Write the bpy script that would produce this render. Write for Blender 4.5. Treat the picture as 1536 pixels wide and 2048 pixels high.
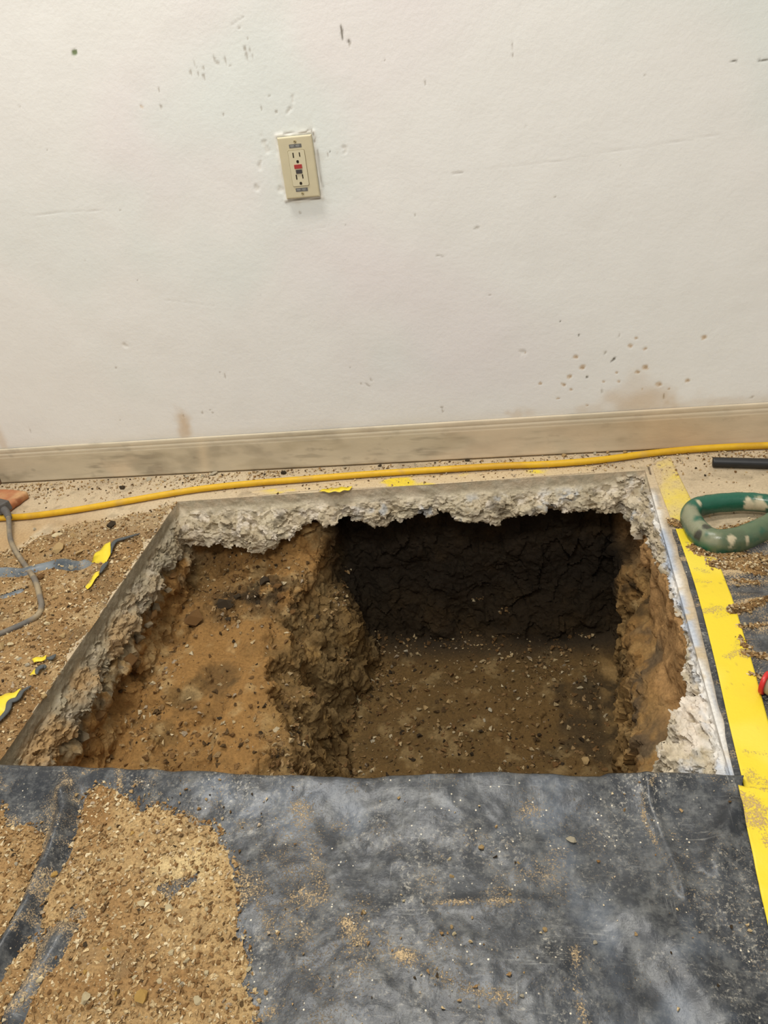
import bpy, bmesh, math, random
import numpy as np
from mathutils import Matrix, Vector

for o in list(bpy.data.objects):
    bpy.data.objects.remove(o, do_unlink=True)
S = bpy.context.scene
COL = S.collection

# ------------------------------------------------------------------ camera, light, exposure
cam_data = bpy.data.cameras.new('camera')
cam_data.sensor_fit = 'HORIZONTAL'
cam_data.sensor_width = 36.0
cam_data.lens = 36.4202
cam_data.clip_start = 0.02
camera = bpy.data.objects.new('camera', cam_data)
camera.matrix_world = Matrix(((0.980657, 0.038478, 0.191916, 0.000000), (0.141464, 0.538318, -0.830784, -1.640298), (-0.135279, 0.841863, 0.522462, 0.889547), (0, 0, 0, 1)))
COL.objects.link(camera)
S.camera = camera

world = bpy.data.worlds.new('room_ambient')
S.world = world
world.use_nodes = True
bg = world.node_tree.nodes['Background']
bg.inputs[0].default_value = (1.0, 0.985, 0.96, 1)
bg.inputs[1].default_value = 0.38

def ceiling_lamp(name, loc, sx, sy, power, colour):
    d = bpy.data.lights.new(name, 'AREA')
    d.shape = 'RECTANGLE'; d.size = sx; d.size_y = sy; d.energy = power; d.color = colour
    o = bpy.data.objects.new(name, d); o.location = loc
    COL.objects.link(o)
    return o
# two fluorescent troffers in the ceiling: one nearly over the hole, one further back in the room
ceiling_lamp('ceiling_light', (-0.75, -0.42, 2.75), 0.9, 0.22, 30, (1.0, 0.975, 0.925))
ceiling_lamp('ceiling_light', (-0.3, -2.3, 2.75), 1.2, 0.6, 40, (1.0, 0.975, 0.925))

S.view_settings.view_transform = 'Standard'
S.view_settings.look = 'None'
S.view_settings.gamma = 1.0
S.view_settings.use_curve_mapping = False
S.view_settings.exposure = 0.36

rng = np.random.default_rng(7)
random.seed(7)

# ------------------------------------------------------------------ numeric helpers
def lin(r, g=None, b=None):
    c = np.array([r, g, b], float) / 255.0
    return np.where(c <= 0.04045, c / 12.92, ((c + 0.055) / 1.055) ** 2.4)

PERM = rng.permutation(4096).astype(np.int32)
VAL = (rng.random(4096) * 2 - 1).astype(np.float32)
def noise3(P, scale, seed=0):
    """value noise in -1..1 with features of about 1/scale metres"""
    Q = np.asarray(P, np.float32) * np.float32(scale) + np.float32(seed * 17.31 + 100.0)
    I = np.floor(Q).astype(np.int32); Fr = Q - I
    Fr = Fr * Fr * Fr * (Fr * (Fr * 6 - 15) + 10)
    def h(a, b, c):
        return VAL[PERM[(PERM[(PERM[(I[..., 0] + a) & 4095] + I[..., 1] + b) & 4095] + I[..., 2] + c) & 4095]]
    x, y, z = Fr[..., 0], Fr[..., 1], Fr[..., 2]
    def lx(b, c):
        a0 = h(0, b, c); return a0 + (h(1, b, c) - a0) * x
    def ly(c):
        a0 = lx(0, c); return a0 + (lx(1, c) - a0) * y
    a0 = ly(0)
    return a0 + (ly(1) - a0) * z
ROT = np.array([[.6767, -.5120, .5290], [.6124, .7905, -.0183], [-.4088, .3363, .8485]], np.float32)
def fbm(P, scale, octaves=4, seed=0, gain=0.5):
    s = 0; a = 1.0; t = 0
    P = np.asarray(P, np.float32)
    for k in range(octaves):
        P = P @ ROT
        s = s + a * noise3(P, scale * 2.03 ** k, seed + k * 3); t += a; a *= gain
    return s / t * 1.6
def ridged(P, scale, octaves=3, seed=0):
    s = 0; a = 1.0; t = 0
    for k in range(octaves):
        s = s + a * (1 - 2 * np.abs(noise3(P, scale * 2.1 ** k, seed + 5 * k))); t += a; a *= 0.5
    return s / t
def cells(P, scale, seed=0):
    """cellular noise: distance to nearest point, second nearest and a random value of the nearest cell"""
    Q = np.asarray(P, np.float32) * np.float32(scale) + np.float32(50 + seed * 7.7)
    I = np.floor(Q).astype(np.int32)
    d1 = np.full(len(Q), 9.0, np.float32); d2 = d1.copy(); idv = np.zeros(len(Q), np.float32)
    for a in (-1, 0, 1):
        for b in (-1, 0, 1):
            for c in (-1, 0, 1):
                J = I + np.array([a, b, c], np.int32)
                k = PERM[(PERM[(PERM[J[:, 0] & 4095] + J[:, 1]) & 4095] + J[:, 2]) & 4095]
                pt = J + 0.5 + 0.48 * np.stack([VAL[k], VAL[(k + 911) & 4095], VAL[(k + 2203) & 4095]], 1)
                d = np.sqrt(((Q - pt) ** 2).sum(1))
                n = d < d1
                d2 = np.where(n, d1, np.minimum(d2, d)); idv = np.where(n, VAL[(k + 77) & 4095], idv); d1 = np.where(n, d, d1)
    return d1, d2, idv
def facets(P, scale, seed=0):
    """angular broken-rock relief: every cell is a randomly tilted plane"""
    Q = (np.asarray(P, np.float32) @ ROT) * np.float32(scale) + np.float32(80 + seed * 9.1)
    I = np.floor(Q).astype(np.int32); d1 = np.full(len(Q), 9.0, np.float32); out = np.zeros(len(Q), np.float32)
    for a in (-1, 0, 1):
        for b in (-1, 0, 1):
            for c in (-1, 0, 1):
                J = I + np.array([a, b, c], np.int32)
                k = PERM[(PERM[(PERM[J[:, 0] & 4095] + J[:, 1]) & 4095] + J[:, 2]) & 4095]
                D = Q - (J + 0.5 + 0.45 * np.stack([VAL[k], VAL[(k + 911) & 4095], VAL[(k + 2203) & 4095]], 1))
                d = (D ** 2).sum(1)
                v = 0.55 * VAL[(k + 77) & 4095] + D[:, 0] * VAL[(k + 1301) & 4095] + D[:, 1] * VAL[(k + 1777) & 4095] + D[:, 2] * VAL[(k + 2999) & 4095]
                n = d < d1
                out = np.where(n, v, out); d1 = np.where(n, d, d1)
    return out
def P3(x, y, z=0.0):
    x, y = np.broadcast_arrays(np.asarray(x, np.float32), np.asarray(y, np.float32))
    return np.stack([x, y, np.broadcast_to(np.float32(z), x.shape)], -1)
def smooth(a, b, x):
    t = np.clip((x - a) / (b - a), 0, 1)
    return t * t * (3 - 2 * t)
def smin(a, b, k):
    h = np.clip(0.5 + 0.5 * (b - a) / k, 0, 1)
    return b + (a - b) * h - k * h * (1 - h)
def smax(a, b, k):
    return -smin(-a, -b, k)
def mix(a, b, t):
    t = np.asarray(t)[..., None]
    return a * (1 - t) + b * t
def seg_dist(x, y, pts):
    """distance to a polyline, and the parameter 0..1 along it"""
    best = np.full(np.shape(x), 1e9); par = np.zeros(np.shape(x)); n = len(pts) - 1
    for i in range(n):
        (x0, y0), (x1, y1) = pts[i][:2], pts[i + 1][:2]
        dx, dy = x1 - x0, y1 - y0
        t = np.clip(((x - x0) * dx + (y - y0) * dy) / (dx * dx + dy * dy + 1e-12), 0, 1)
        d = np.hypot(x - x0 - t * dx, y - y0 - t * dy)
        m = d < best
        best = np.where(m, d, best); par = np.where(m, (i + t) / n, par)
    return best, par
def poly_sd(x, y, pts):
    """signed distance to a polygon, positive inside"""
    d, _ = seg_dist(x, y, list(pts) + [pts[0]])
    ins = np.zeros(np.shape(x), bool)
    n = len(pts)
    for i in range(n):
        (x0, y0), (x1, y1) = pts[i], pts[(i + 1) % n]
        c = (y0 > y) != (y1 > y)
        ins ^= c & (x < (x1 - x0) * (y - y0) / (y1 - y0 + 1e-12) + x0)
    return np.where(ins, d, -d)

def make_mesh(name, V, faces, nper, colour=None, smooth_shade=True, sharp=None):
    """faces: flat int array, nper vertices each (or an array of counts)"""
    V = np.asarray(V, np.float32); faces = np.asarray(faces, np.int32).ravel()
    me = bpy.data.meshes.new(name)
    counts = np.full(len(faces) // nper, nper, np.int32) if np.isscalar(nper) else np.asarray(nper, np.int32)
    me.vertices.add(len(V)); me.vertices.foreach_set('co', V.ravel())
    me.loops.add(len(faces)); me.loops.foreach_set('vertex_index', faces)
    me.polygons.add(len(counts))
    st = np.zeros(len(counts), np.int32); st[1:] = np.cumsum(counts)[:-1]
    me.polygons.foreach_set('loop_start', st)
    me.polygons.foreach_set('use_smooth', np.full(len(counts), smooth_shade, bool) if np.isscalar(smooth_shade) else smooth_shade)
    me.update(calc_edges=True)
    if colour is not None:
        a = me.color_attributes.new('Col', 'FLOAT_COLOR', 'POINT')
        c = np.ones((len(V), 4), np.float32); c[:, :np.shape(colour)[1]] = np.clip(colour, 0, 1)
        a.data.foreach_set('color', c.ravel())
    me.validate()
    if sharp: me.set_sharp_from_angle(angle=sharp)
    return me
def vnormals(V, Q):
    a, b, c, d = (V[Q[:, i]] for i in range(4))
    n = np.cross(c - a, d - b)
    N = np.zeros_like(V)
    for i in range(4):
        for k in range(3):
            N[:, k] += np.bincount(Q[:, i], n[:, k], len(V))
    return N / (np.linalg.norm(N, axis=1, keepdims=True) + 1e-12)
def grid(xs, ys):
    X, Y = np.meshgrid(xs, ys, indexing='ij')
    nx, ny = X.shape
    i = np.arange(nx * ny).reshape(nx, ny)
    Q = np.stack([i[:-1, :-1], i[1:, :-1], i[1:, 1:], i[:-1, 1:]], -1).reshape(-1, 4)
    return X.ravel(), Y.ravel(), Q
def compact(V, Q, keepV, *attrs):
    """drop faces having any vertex outside keepV"""
    Q = Q[keepV[Q].all(1)]
    used = np.zeros(len(V), bool); used[Q.ravel()] = True
    mp = np.cumsum(used) - 1
    return (V[used], mp[Q]) + tuple(a[used] for a in attrs)
def surface_nets(f, org, h):
    """quads on the zero level of the array f (solid where f < 0)"""
    s = f < 0
    nx, ny, nz = (n - 1 for n in f.shape)
    cnt = np.zeros((nx, ny, nz), np.int8)
    for a in (0, 1):
        for b in (0, 1):
            for c in (0, 1):
                cnt += s[a:nx + a, b:ny + b, c:nz + c]
    act = (cnt > 0) & (cnt < 8)
    idx = np.full(act.shape, -1, np.int64); ci = np.argwhere(act); idx[act] = np.arange(len(ci))
    acc = np.zeros((len(ci), 3)); num = np.zeros(len(ci))
    corner = {(a, b, c): f[ci[:, 0] + a, ci[:, 1] + b, ci[:, 2] + c] for a in (0, 1) for b in (0, 1) for c in (0, 1)}
    for k in range(3):
        for a in (0, 1):
            for b in (0, 1):
                p0 = [a, b]; p0.insert(k, 0); p1 = list(p0); p1[k] = 1
                f0, f1 = corner[tuple(p0)], corner[tuple(p1)]
                m = (f0 < 0) != (f1 < 0)
                t = np.where(m, f0 / np.where(m, f0 - f1, 1), 0)
                for j in range(3):
                    acc[:, j] += np.where(m, t if j == k else p0[j], 0)
                num += m
    V = (ci + acc / num[:, None]) * h + np.array(org)
    quads = []
    for k in range(3):
        a, b = [(1, 2), (2, 0), (0, 1)][k]
        sl = [slice(1, -1)] * 3; sl[k] = slice(None)
        lo = [slice(1, -1)] * 3; hi = [slice(1, -1)] * 3
        lo[k] = slice(0, -1); hi[k] = slice(1, None)
        s0, s1 = s[tuple(lo)], s[tuple(hi)]
        e = np.argwhere(s0 != s1)
        if not len(e):
            continue
        inside = s0[e[:, 0], e[:, 1], e[:, 2]]
        base = e.copy(); base[:, a] += 1; base[:, b] += 1
        def at(da, db):
            q = base.copy(); q[:, a] -= da; q[:, b] -= db
            return idx[q[:, 0], q[:, 1], q[:, 2]]
        qd = np.stack([at(1, 1), at(0, 1), at(0, 0), at(1, 0)], 1)
        quads.append(np.where(inside[:, None], qd, qd[:, ::-1]))
    return V, np.concatenate(quads)

# ------------------------------------------------------------------ materials
def material(name, colour=(0.5, 0.5, 0.5), attr=False, rough=0.8, spec=0.4, var=0.0, var_scale=60, bump=0.0,
             bump_scale=300, metallic=0.0, specks=None, coat=0.0, stretch=(1, 1, 1), rough_var=0.0, transmission=0.0):
    m = bpy.data.materials.new(name); m.use_nodes = True
    nt = m.node_tree; nd = nt.nodes; lk = nt.links
    b = nd['Principled BSDF']
    b.inputs['Roughness'].default_value = rough
    b.inputs['Specular IOR Level'].default_value = spec
    b.inputs['Metallic'].default_value = metallic
    b.inputs['Coat Weight'].default_value = coat
    b.inputs['Transmission Weight'].default_value = transmission
    tc = nd.new('ShaderNodeTexCoord'); mp = nd.new('ShaderNodeMapping')
    mp.inputs['Scale'].default_value = stretch
    lk.new(tc.outputs['Object'], mp.inputs[0])
    if attr:
        a = nd.new('ShaderNodeVertexColor'); a.layer_name = 'Col'; c = a.outputs[0]
    else:
        r = nd.new('ShaderNodeRGB'); r.outputs[0].default_value = (*colour, 1); c = r.outputs[0]
    def nz(scale, detail=4, rgh=0.6):
        n = nd.new('ShaderNodeTexNoise'); n.inputs['Scale'].default_value = scale
        n.inputs['Detail'].default_value = detail; n.inputs['Roughness'].default_value = rgh
        lk.new(mp.outputs[0], n.inputs['Vector']); return n.outputs[0]
    if var:
        mr = nd.new('ShaderNodeMapRange')
        mr.inputs[1].default_value = 0.3; mr.inputs[2].default_value = 0.7
        mr.inputs[3].default_value = 1 - var; mr.inputs[4].default_value = 1 + var
        lk.new(nz(var_scale), mr.inputs[0])
        mx = nd.new('ShaderNodeVectorMath'); mx.operation = 'SCALE'
        lk.new(c, mx.inputs[0]); lk.new(mr.outputs[0], mx.inputs['Scale']); c = mx.outputs[0]
    if specks:
        col2, scale, lo, hi = specks
        mr = nd.new('ShaderNodeMapRange'); mr.inputs[1].default_value = lo; mr.inputs[2].default_value = hi
        lk.new(nz(scale, 3, 0.7), mr.inputs[0])
        mx = nd.new('ShaderNodeMix'); mx.data_type = 'RGBA'
        lk.new(mr.outputs[0], mx.inputs[0]); lk.new(c, mx.inputs[6]); mx.inputs[7].default_value = (*col2, 1); c = mx.outputs[2]
    lk.new(c, b.inputs['Base Color'])
    if rough_var:
        mr = nd.new('ShaderNodeMapRange'); mr.inputs[1].default_value = 0.35; mr.inputs[2].default_value = 0.65
        mr.inputs[3].default_value = rough - rough_var; mr.inputs[4].default_value = min(1, rough + rough_var)
        lk.new(nz(25), mr.inputs[0]); lk.new(mr.outputs[0], b.inputs['Roughness'])
    if bump:
        bn = nd.new('ShaderNodeBump'); bn.inputs['Strength'].default_value = 1.0; bn.inputs['Distance'].default_value = bump
        lk.new(nz(bump_scale, 5, 0.65), bn.inputs['Height']); lk.new(bn.outputs[0], b.inputs['Normal'])
    return m

M = {}
M['wall'] = material('painted_plaster', attr=True, rough=0.55, spec=0.35, var=0.012, var_scale=14, bump=0.0006, bump_scale=90)
M['vinyl'] = material('dusty_vinyl', attr=True, rough=0.75, var=0.05, var_scale=45, bump=0.0003, bump_scale=200, stretch=(0.4, 1, 1))
M['concrete'] = material('broken_concrete', attr=True, rough=0.9, spec=0.25, var=0.13, var_scale=180, bump=0.0016, bump_scale=260)
M['soil'] = material('excavated_soil', attr=True, rough=0.88, spec=0.25, var=0.22, var_scale=170, bump=0.0025, bump_scale=210)
M['dirt'] = material('loose_dirt', attr=True, rough=0.92, spec=0.2, var=0.30, var_scale=300, bump=0.0030, bump_scale=380)
def dusty_material(name, rough, dust, fine, scratch, specks):
    """attribute colour with a dust coverage in its alpha, broken up by fine grain noise"""
    m = bpy.data.materials.new(name); m.use_nodes = True
    nt = m.node_tree; nd = nt.nodes; lk = nt.links; b = nd['Principled BSDF']
    tc = nd.new('ShaderNodeTexCoord'); a = nd.new('ShaderNodeVertexColor'); a.layer_name = 'Col'
    def mapped(scale, rot=0.0):
        mp = nd.new('ShaderNodeMapping'); mp.inputs['Scale'].default_value = scale; mp.inputs['Rotation'].default_value = (0, 0, rot)
        lk.new(tc.outputs['Object'], mp.inputs[0]); return mp.outputs[0]
    def nz(scale, detail=4, rgh=.6, vec=None):
        n = nd.new('ShaderNodeTexNoise'); n.inputs['Scale'].default_value = scale; n.inputs['Detail'].default_value = detail; n.inputs['Roughness'].default_value = rgh
        lk.new(vec if vec is not None else tc.outputs['Object'], n.inputs['Vector']); return n.outputs[0]
    def rng_(v, a0, a1, b0=0.0, b1=1.0):
        r = nd.new('ShaderNodeMapRange'); r.inputs[1].default_value = a0; r.inputs[2].default_value = a1; r.inputs[3].default_value = b0; r.inputs[4].default_value = b1
        lk.new(v, r.inputs[0]); return r.outputs[0]
    def mth(op, x, y):
        n = nd.new('ShaderNodeMath'); n.operation = op
        for k, v in enumerate((x, y)):
            if isinstance(v, (int, float)): n.inputs[k].default_value = v
            else: lk.new(v, n.inputs[k])
        return n.outputs[0]
    def mixc(f, c0, c1):
        n = nd.new('ShaderNodeMix'); n.data_type = 'RGBA'; lk.new(f, n.inputs[0]); lk.new(c0, n.inputs[6])
        if isinstance(c1, tuple): n.inputs[7].default_value = (*c1, 1)
        else: lk.new(c1, n.inputs[7])
        return n.outputs[2]
    c = a.outputs[0]
    if scratch:
        mottle = rng_(nz(38, 9, .78), .47, .66)
        c = mixc(mth('MULTIPLY', mottle, .34), c, tuple(lin(150, 150, 145)))
        film = mth('MULTIPLY', rng_(nz(210, 5, .8), .53, .63), rng_(nz(8, 6, .7), .46, .60))
        c = mixc(mth('MULTIPLY', film, .75), c, tuple(lin(172, 166, 152)))
        for sc, ro, seed in (((14, 260, 1), .55, 3.0), ((20, 330, 1), -.35, 9.0), ((300, 12, 1), .12, 5.0)):
            n = nd.new('ShaderNodeTexNoise'); n.inputs['Scale'].default_value = 1.0; n.inputs['Detail'].default_value = 5; n.inputs['Roughness'].default_value = .7; n.inputs['Distortion'].default_value = .6
            lk.new(mapped(sc, ro), n.inputs['Vector'])
            f = mth('MULTIPLY', mth('MULTIPLY', rng_(n.outputs[0], .60, .72), rng_(nz(6 + seed, 4, .6), .50, .64)), scratch)
            c = mixc(f, c, tuple(lin(176, 174, 166)))
    grain = nz(fine, 3, .75)
    d = mth('ADD', a.outputs[1], mth('MULTIPLY', mth('SUBTRACT', grain, .5), 2.2))
    f = mth('MULTIPLY', rng_(d, .40, .75), rng_(a.outputs[1], .0, .12))
    tone = rng_(nz(fine * 1.7, 2, .6), .3, .7, .72, 1.16)
    dc = nd.new('ShaderNodeVectorMath'); dc.operation = 'SCALE'; dc.inputs[0].default_value = dust; lk.new(tone, dc.inputs['Scale'])
    c = mixc(f, c, dc.outputs[0])
    if specks:
        v = nd.new('ShaderNodeTexVoronoi'); v.inputs['Scale'].default_value = 120; lk.new(tc.outputs['Object'], v.inputs['Vector'])
        sm = rng_(v.outputs['Distance'], .10, .16, 1, 0)
        pick = rng_(nz(26, 4, .7), .53, .58)
        c = mixc(mth('MULTIPLY', mth('MULTIPLY', sm, pick), specks), c, tuple(lin(222, 210, 184)))
    lk.new(c, b.inputs['Base Color'])
    lk.new(rng_(f, 0, 1, rough, .92), b.inputs['Roughness'])
    bn = nd.new('ShaderNodeBump'); bn.inputs['Strength'].default_value = 1; bn.inputs['Distance'].default_value = .0007
    lk.new(mth('ADD', mth('MULTIPLY', f, grain), mth('MULTIPLY', nz(150, 4, .6), .7)), bn.inputs['Height']); lk.new(bn.outputs[0], b.inputs['Normal'])
    return m
M['sheet'] = dusty_material('black_plastic_sheeting', 0.36, tuple(lin(192, 166, 126)), 420, 0.55, 0.9)
M['tape'] = dusty_material('yellow_cloth_tape', 0.48, tuple(lin(192, 160, 112)), 380, 0, 0)
M['cord'] = material('yellow_rubber_cord', attr=True, rough=0.5, spec=0.4, var=0.06, var_scale=90, bump=0.0002, bump_scale=300)
M['cable'] = material('grey_dusty_cable', attr=True, rough=0.7, var=0.12, var_scale=120, bump=0.0004, bump_scale=300)
M['black_plastic'] = material('black_plastic_pipe', tuple(lin(38, 38, 38)), rough=0.42, var=0.15, var_scale=60, specks=(tuple(lin(120, 110, 95)), 140, 0.68, 0.8))
M['grey_plastic'] = material('dark_grey_plastic', tuple(lin(84, 80, 76)), rough=0.6, var=0.2, var_scale=200)
M['green'] = material('green_plastic', attr=True, rough=0.3, spec=0.5, var=0.06, var_scale=110, bump=0.0003, bump_scale=200, rough_var=0.1)
M['brick'] = material('orange_clay_brick', attr=True, rough=0.9, var=0.1, var_scale=130, bump=0.0012, bump_scale=220)
M['ivory'] = material('ivory_plastic', tuple(lin(208, 197, 164)), rough=0.38, spec=0.5, var=0.03, var_scale=60)
M['ivory_face'] = material('ivory_plastic_face', tuple(lin(214, 204, 172)), rough=0.34, spec=0.5)
M['slot'] = material('dark_slot', tuple(lin(42, 34, 22)), rough=0.9)
M['red_button'] = material('red_button', tuple(lin(172, 60, 58)), rough=0.4)
M['black_button'] = material('black_button', tuple(lin(70, 66, 66)), rough=0.4)
M['sticker'] = material('grey_sticker', tuple(lin(104, 103, 100)), rough=0.5)
M['print'] = material('sticker_print', tuple(lin(150, 150, 145)), rough=0.5)
M['screw'] = material('painted_screw', tuple(lin(172, 158, 118)), rough=0.4)
M['wood'] = material('dark_wood_trim', tuple(lin(120, 92, 66)), rough=0.8, var=0.2, var_scale=60, stretch=(1, 1, 0.1))
M['red_cap'] = material('red_plastic', tuple(lin(196, 44, 40)), rough=0.35)
M['clear_body'] = material('dusty_clear_plastic', tuple(lin(180, 165, 135)), rough=0.3, transmission=0.35)
STONE = {
    'tan': material('tan_stone', tuple(lin(196, 164, 112)), rough=0.9, var=0.16, var_scale=160, bump=0.0012, bump_scale=300),
    'cream': material('cream_stone', tuple(lin(222, 202, 158)), rough=0.9, var=0.1, var_scale=160, bump=0.001, bump_scale=300),
    'yellow': material('yellow_stone', tuple(lin(206, 164, 88)), rough=0.85, var=0.14, var_scale=110, bump=0.001, bump_scale=300),
    'grey': material('grey_concrete_chip', tuple(lin(188, 176, 150)), rough=0.9, var=0.12, var_scale=160, bump=0.001, bump_scale=300),
    'dark': material('dark_soil_lump', tuple(lin(72, 58, 38)), rough=0.9, var=0.25, var_scale=160, bump=0.002, bump_scale=300),
    'lump': material('cement_lump', tuple(lin(156, 138, 108)), rough=0.92, var=0.2, var_scale=140, bump=0.002, bump_scale=260),
    'brown': material('brown_clay_clod', tuple(lin(140, 102, 56)), rough=0.92, var=0.18, var_scale=140, bump=0.002, bump_scale=260),
}

# ------------------------------------------------------------------ object helpers
def link(name, me, mat=None, parent=None, loc=None):
    o = bpy.data.objects.new(name, me)
    COL.objects.link(o)
    if mat is not None and me is not None and not me.materials:
        me.materials.append(mat)
    if parent is not None: o.parent = parent
    if loc is not None: o.location = loc
    return o
def tag(o, label=None, cat=None, group=None, kind=None):
    if label: o['label'] = label
    if cat: o['category'] = cat
    if group: o['group'] = group
    if kind: o['kind'] = kind
    return o
def bm_mesh(name, bm, shade=False):
    me = bpy.data.meshes.new(name)
    for f in bm.faces: f.smooth = shade
    bm.to_mesh(me); bm.free()
    return me
def box_mesh(name, size, bevel=0.0, segs=2, shade=False):
    bm = bmesh.new(); bmesh.ops.create_cube(bm, size=1.0)
    bmesh.ops.scale(bm, vec=size, verts=bm.verts)
    if bevel: bmesh.ops.bevel(bm, geom=bm.edges[:], offset=bevel, segments=segs, affect='EDGES', profile=0.5)
    return bm_mesh(name, bm, shade)
def catmull(pts, n):
    p = np.array(pts, float); p = np.vstack([2 * p[0] - p[1], p, 2 * p[-1] - p[-2]]); out = []
    for i in range(1, len(p) - 2):
        for t in np.linspace(0, 1, n, endpoint=False):
            out.append(0.5 * ((2 * p[i]) + (-p[i - 1] + p[i + 1]) * t + (2 * p[i - 1] - 5 * p[i] + 4 * p[i + 1] - p[i + 2]) * t * t
                              + (-p[i - 1] + 3 * p[i] - 3 * p[i + 1] + p[i + 2]) * t ** 3))
    out.append(p[-2]); return np.array(out)
def tube(path, rad, sides=16, closed=False, flat=1.0):
    """vertices and quads of a tube along a 3-D path; rad scalar or per point; flat scales it vertically"""
    path = np.asarray(path, float); n = len(path)
    T = np.roll(path, -1, 0) - np.roll(path, 1, 0) if closed else np.gradient(path, axis=0)
    T /= np.linalg.norm(T, axis=1, keepdims=True)
    up = np.array([0, 0, 1.0]); A = np.cross(T, up); A /= np.linalg.norm(A, axis=1, keepdims=True) + 1e-9
    B = np.cross(A, T); r = np.broadcast_to(rad, n)
    th = np.linspace(0, 2 * np.pi, sides, endpoint=False)
    V = path[:, None] + r[:, None, None] * (np.cos(th)[None, :, None] * A[:, None] + flat * np.sin(th)[None, :, None] * B[:, None])
    i = np.arange(n * sides).reshape(n, sides); j = np.roll(i, -1, 1)
    if closed: i2, j2 = np.roll(i, -1, 0), np.roll(j, -1, 0); Q = np.stack([i, j, j2, i2], -1)
    else: Q = np.stack([i[:-1], j[:-1], j[1:], i[1:]], -1)
    Q = Q.reshape(-1, 4)[:, ::-1]
    caps = [] if closed else [i[0], i[-1][::-1]]
    return V.reshape(-1, 3), Q, caps
def tube_mesh(name, path, rad, sides=16, closed=False, colour=None, flat=1.0):
    V, Q, caps = tube(path, rad, sides, closed, flat)
    faces = np.concatenate([Q.ravel()] + [c for c in caps]); counts = np.concatenate([np.full(len(Q), 4)] + [[len(c)] for c in caps]).astype(int)
    return make_mesh(name, V, faces, counts, None if colour is None else colour(V))
def hull_mesh(name, seed, n=16, shape=(1, 1, 0.7), shade=False):
    r = np.random.default_rng(seed)
    v = r.normal(size=(n, 3)); v /= np.linalg.norm(v, axis=1, keepdims=True); v *= r.uniform(0.75, 1.05, (n, 1)) * np.array(shape)
    bm = bmesh.new()
    for q in v: bm.verts.new(q)
    res = bmesh.ops.convex_hull(bm, input=bm.verts[:])
    bmesh.ops.delete(bm, geom=[g for g in bm.verts if not g.link_faces], context='VERTS')
    return bm_mesh(name, bm, shade)

# ------------------------------------------------------------------ wall
CUT_L, CUT_R = -0.846, 0.238
def back_cut(x): return -0.142 + (x + 0.846) * 0.042

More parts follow.
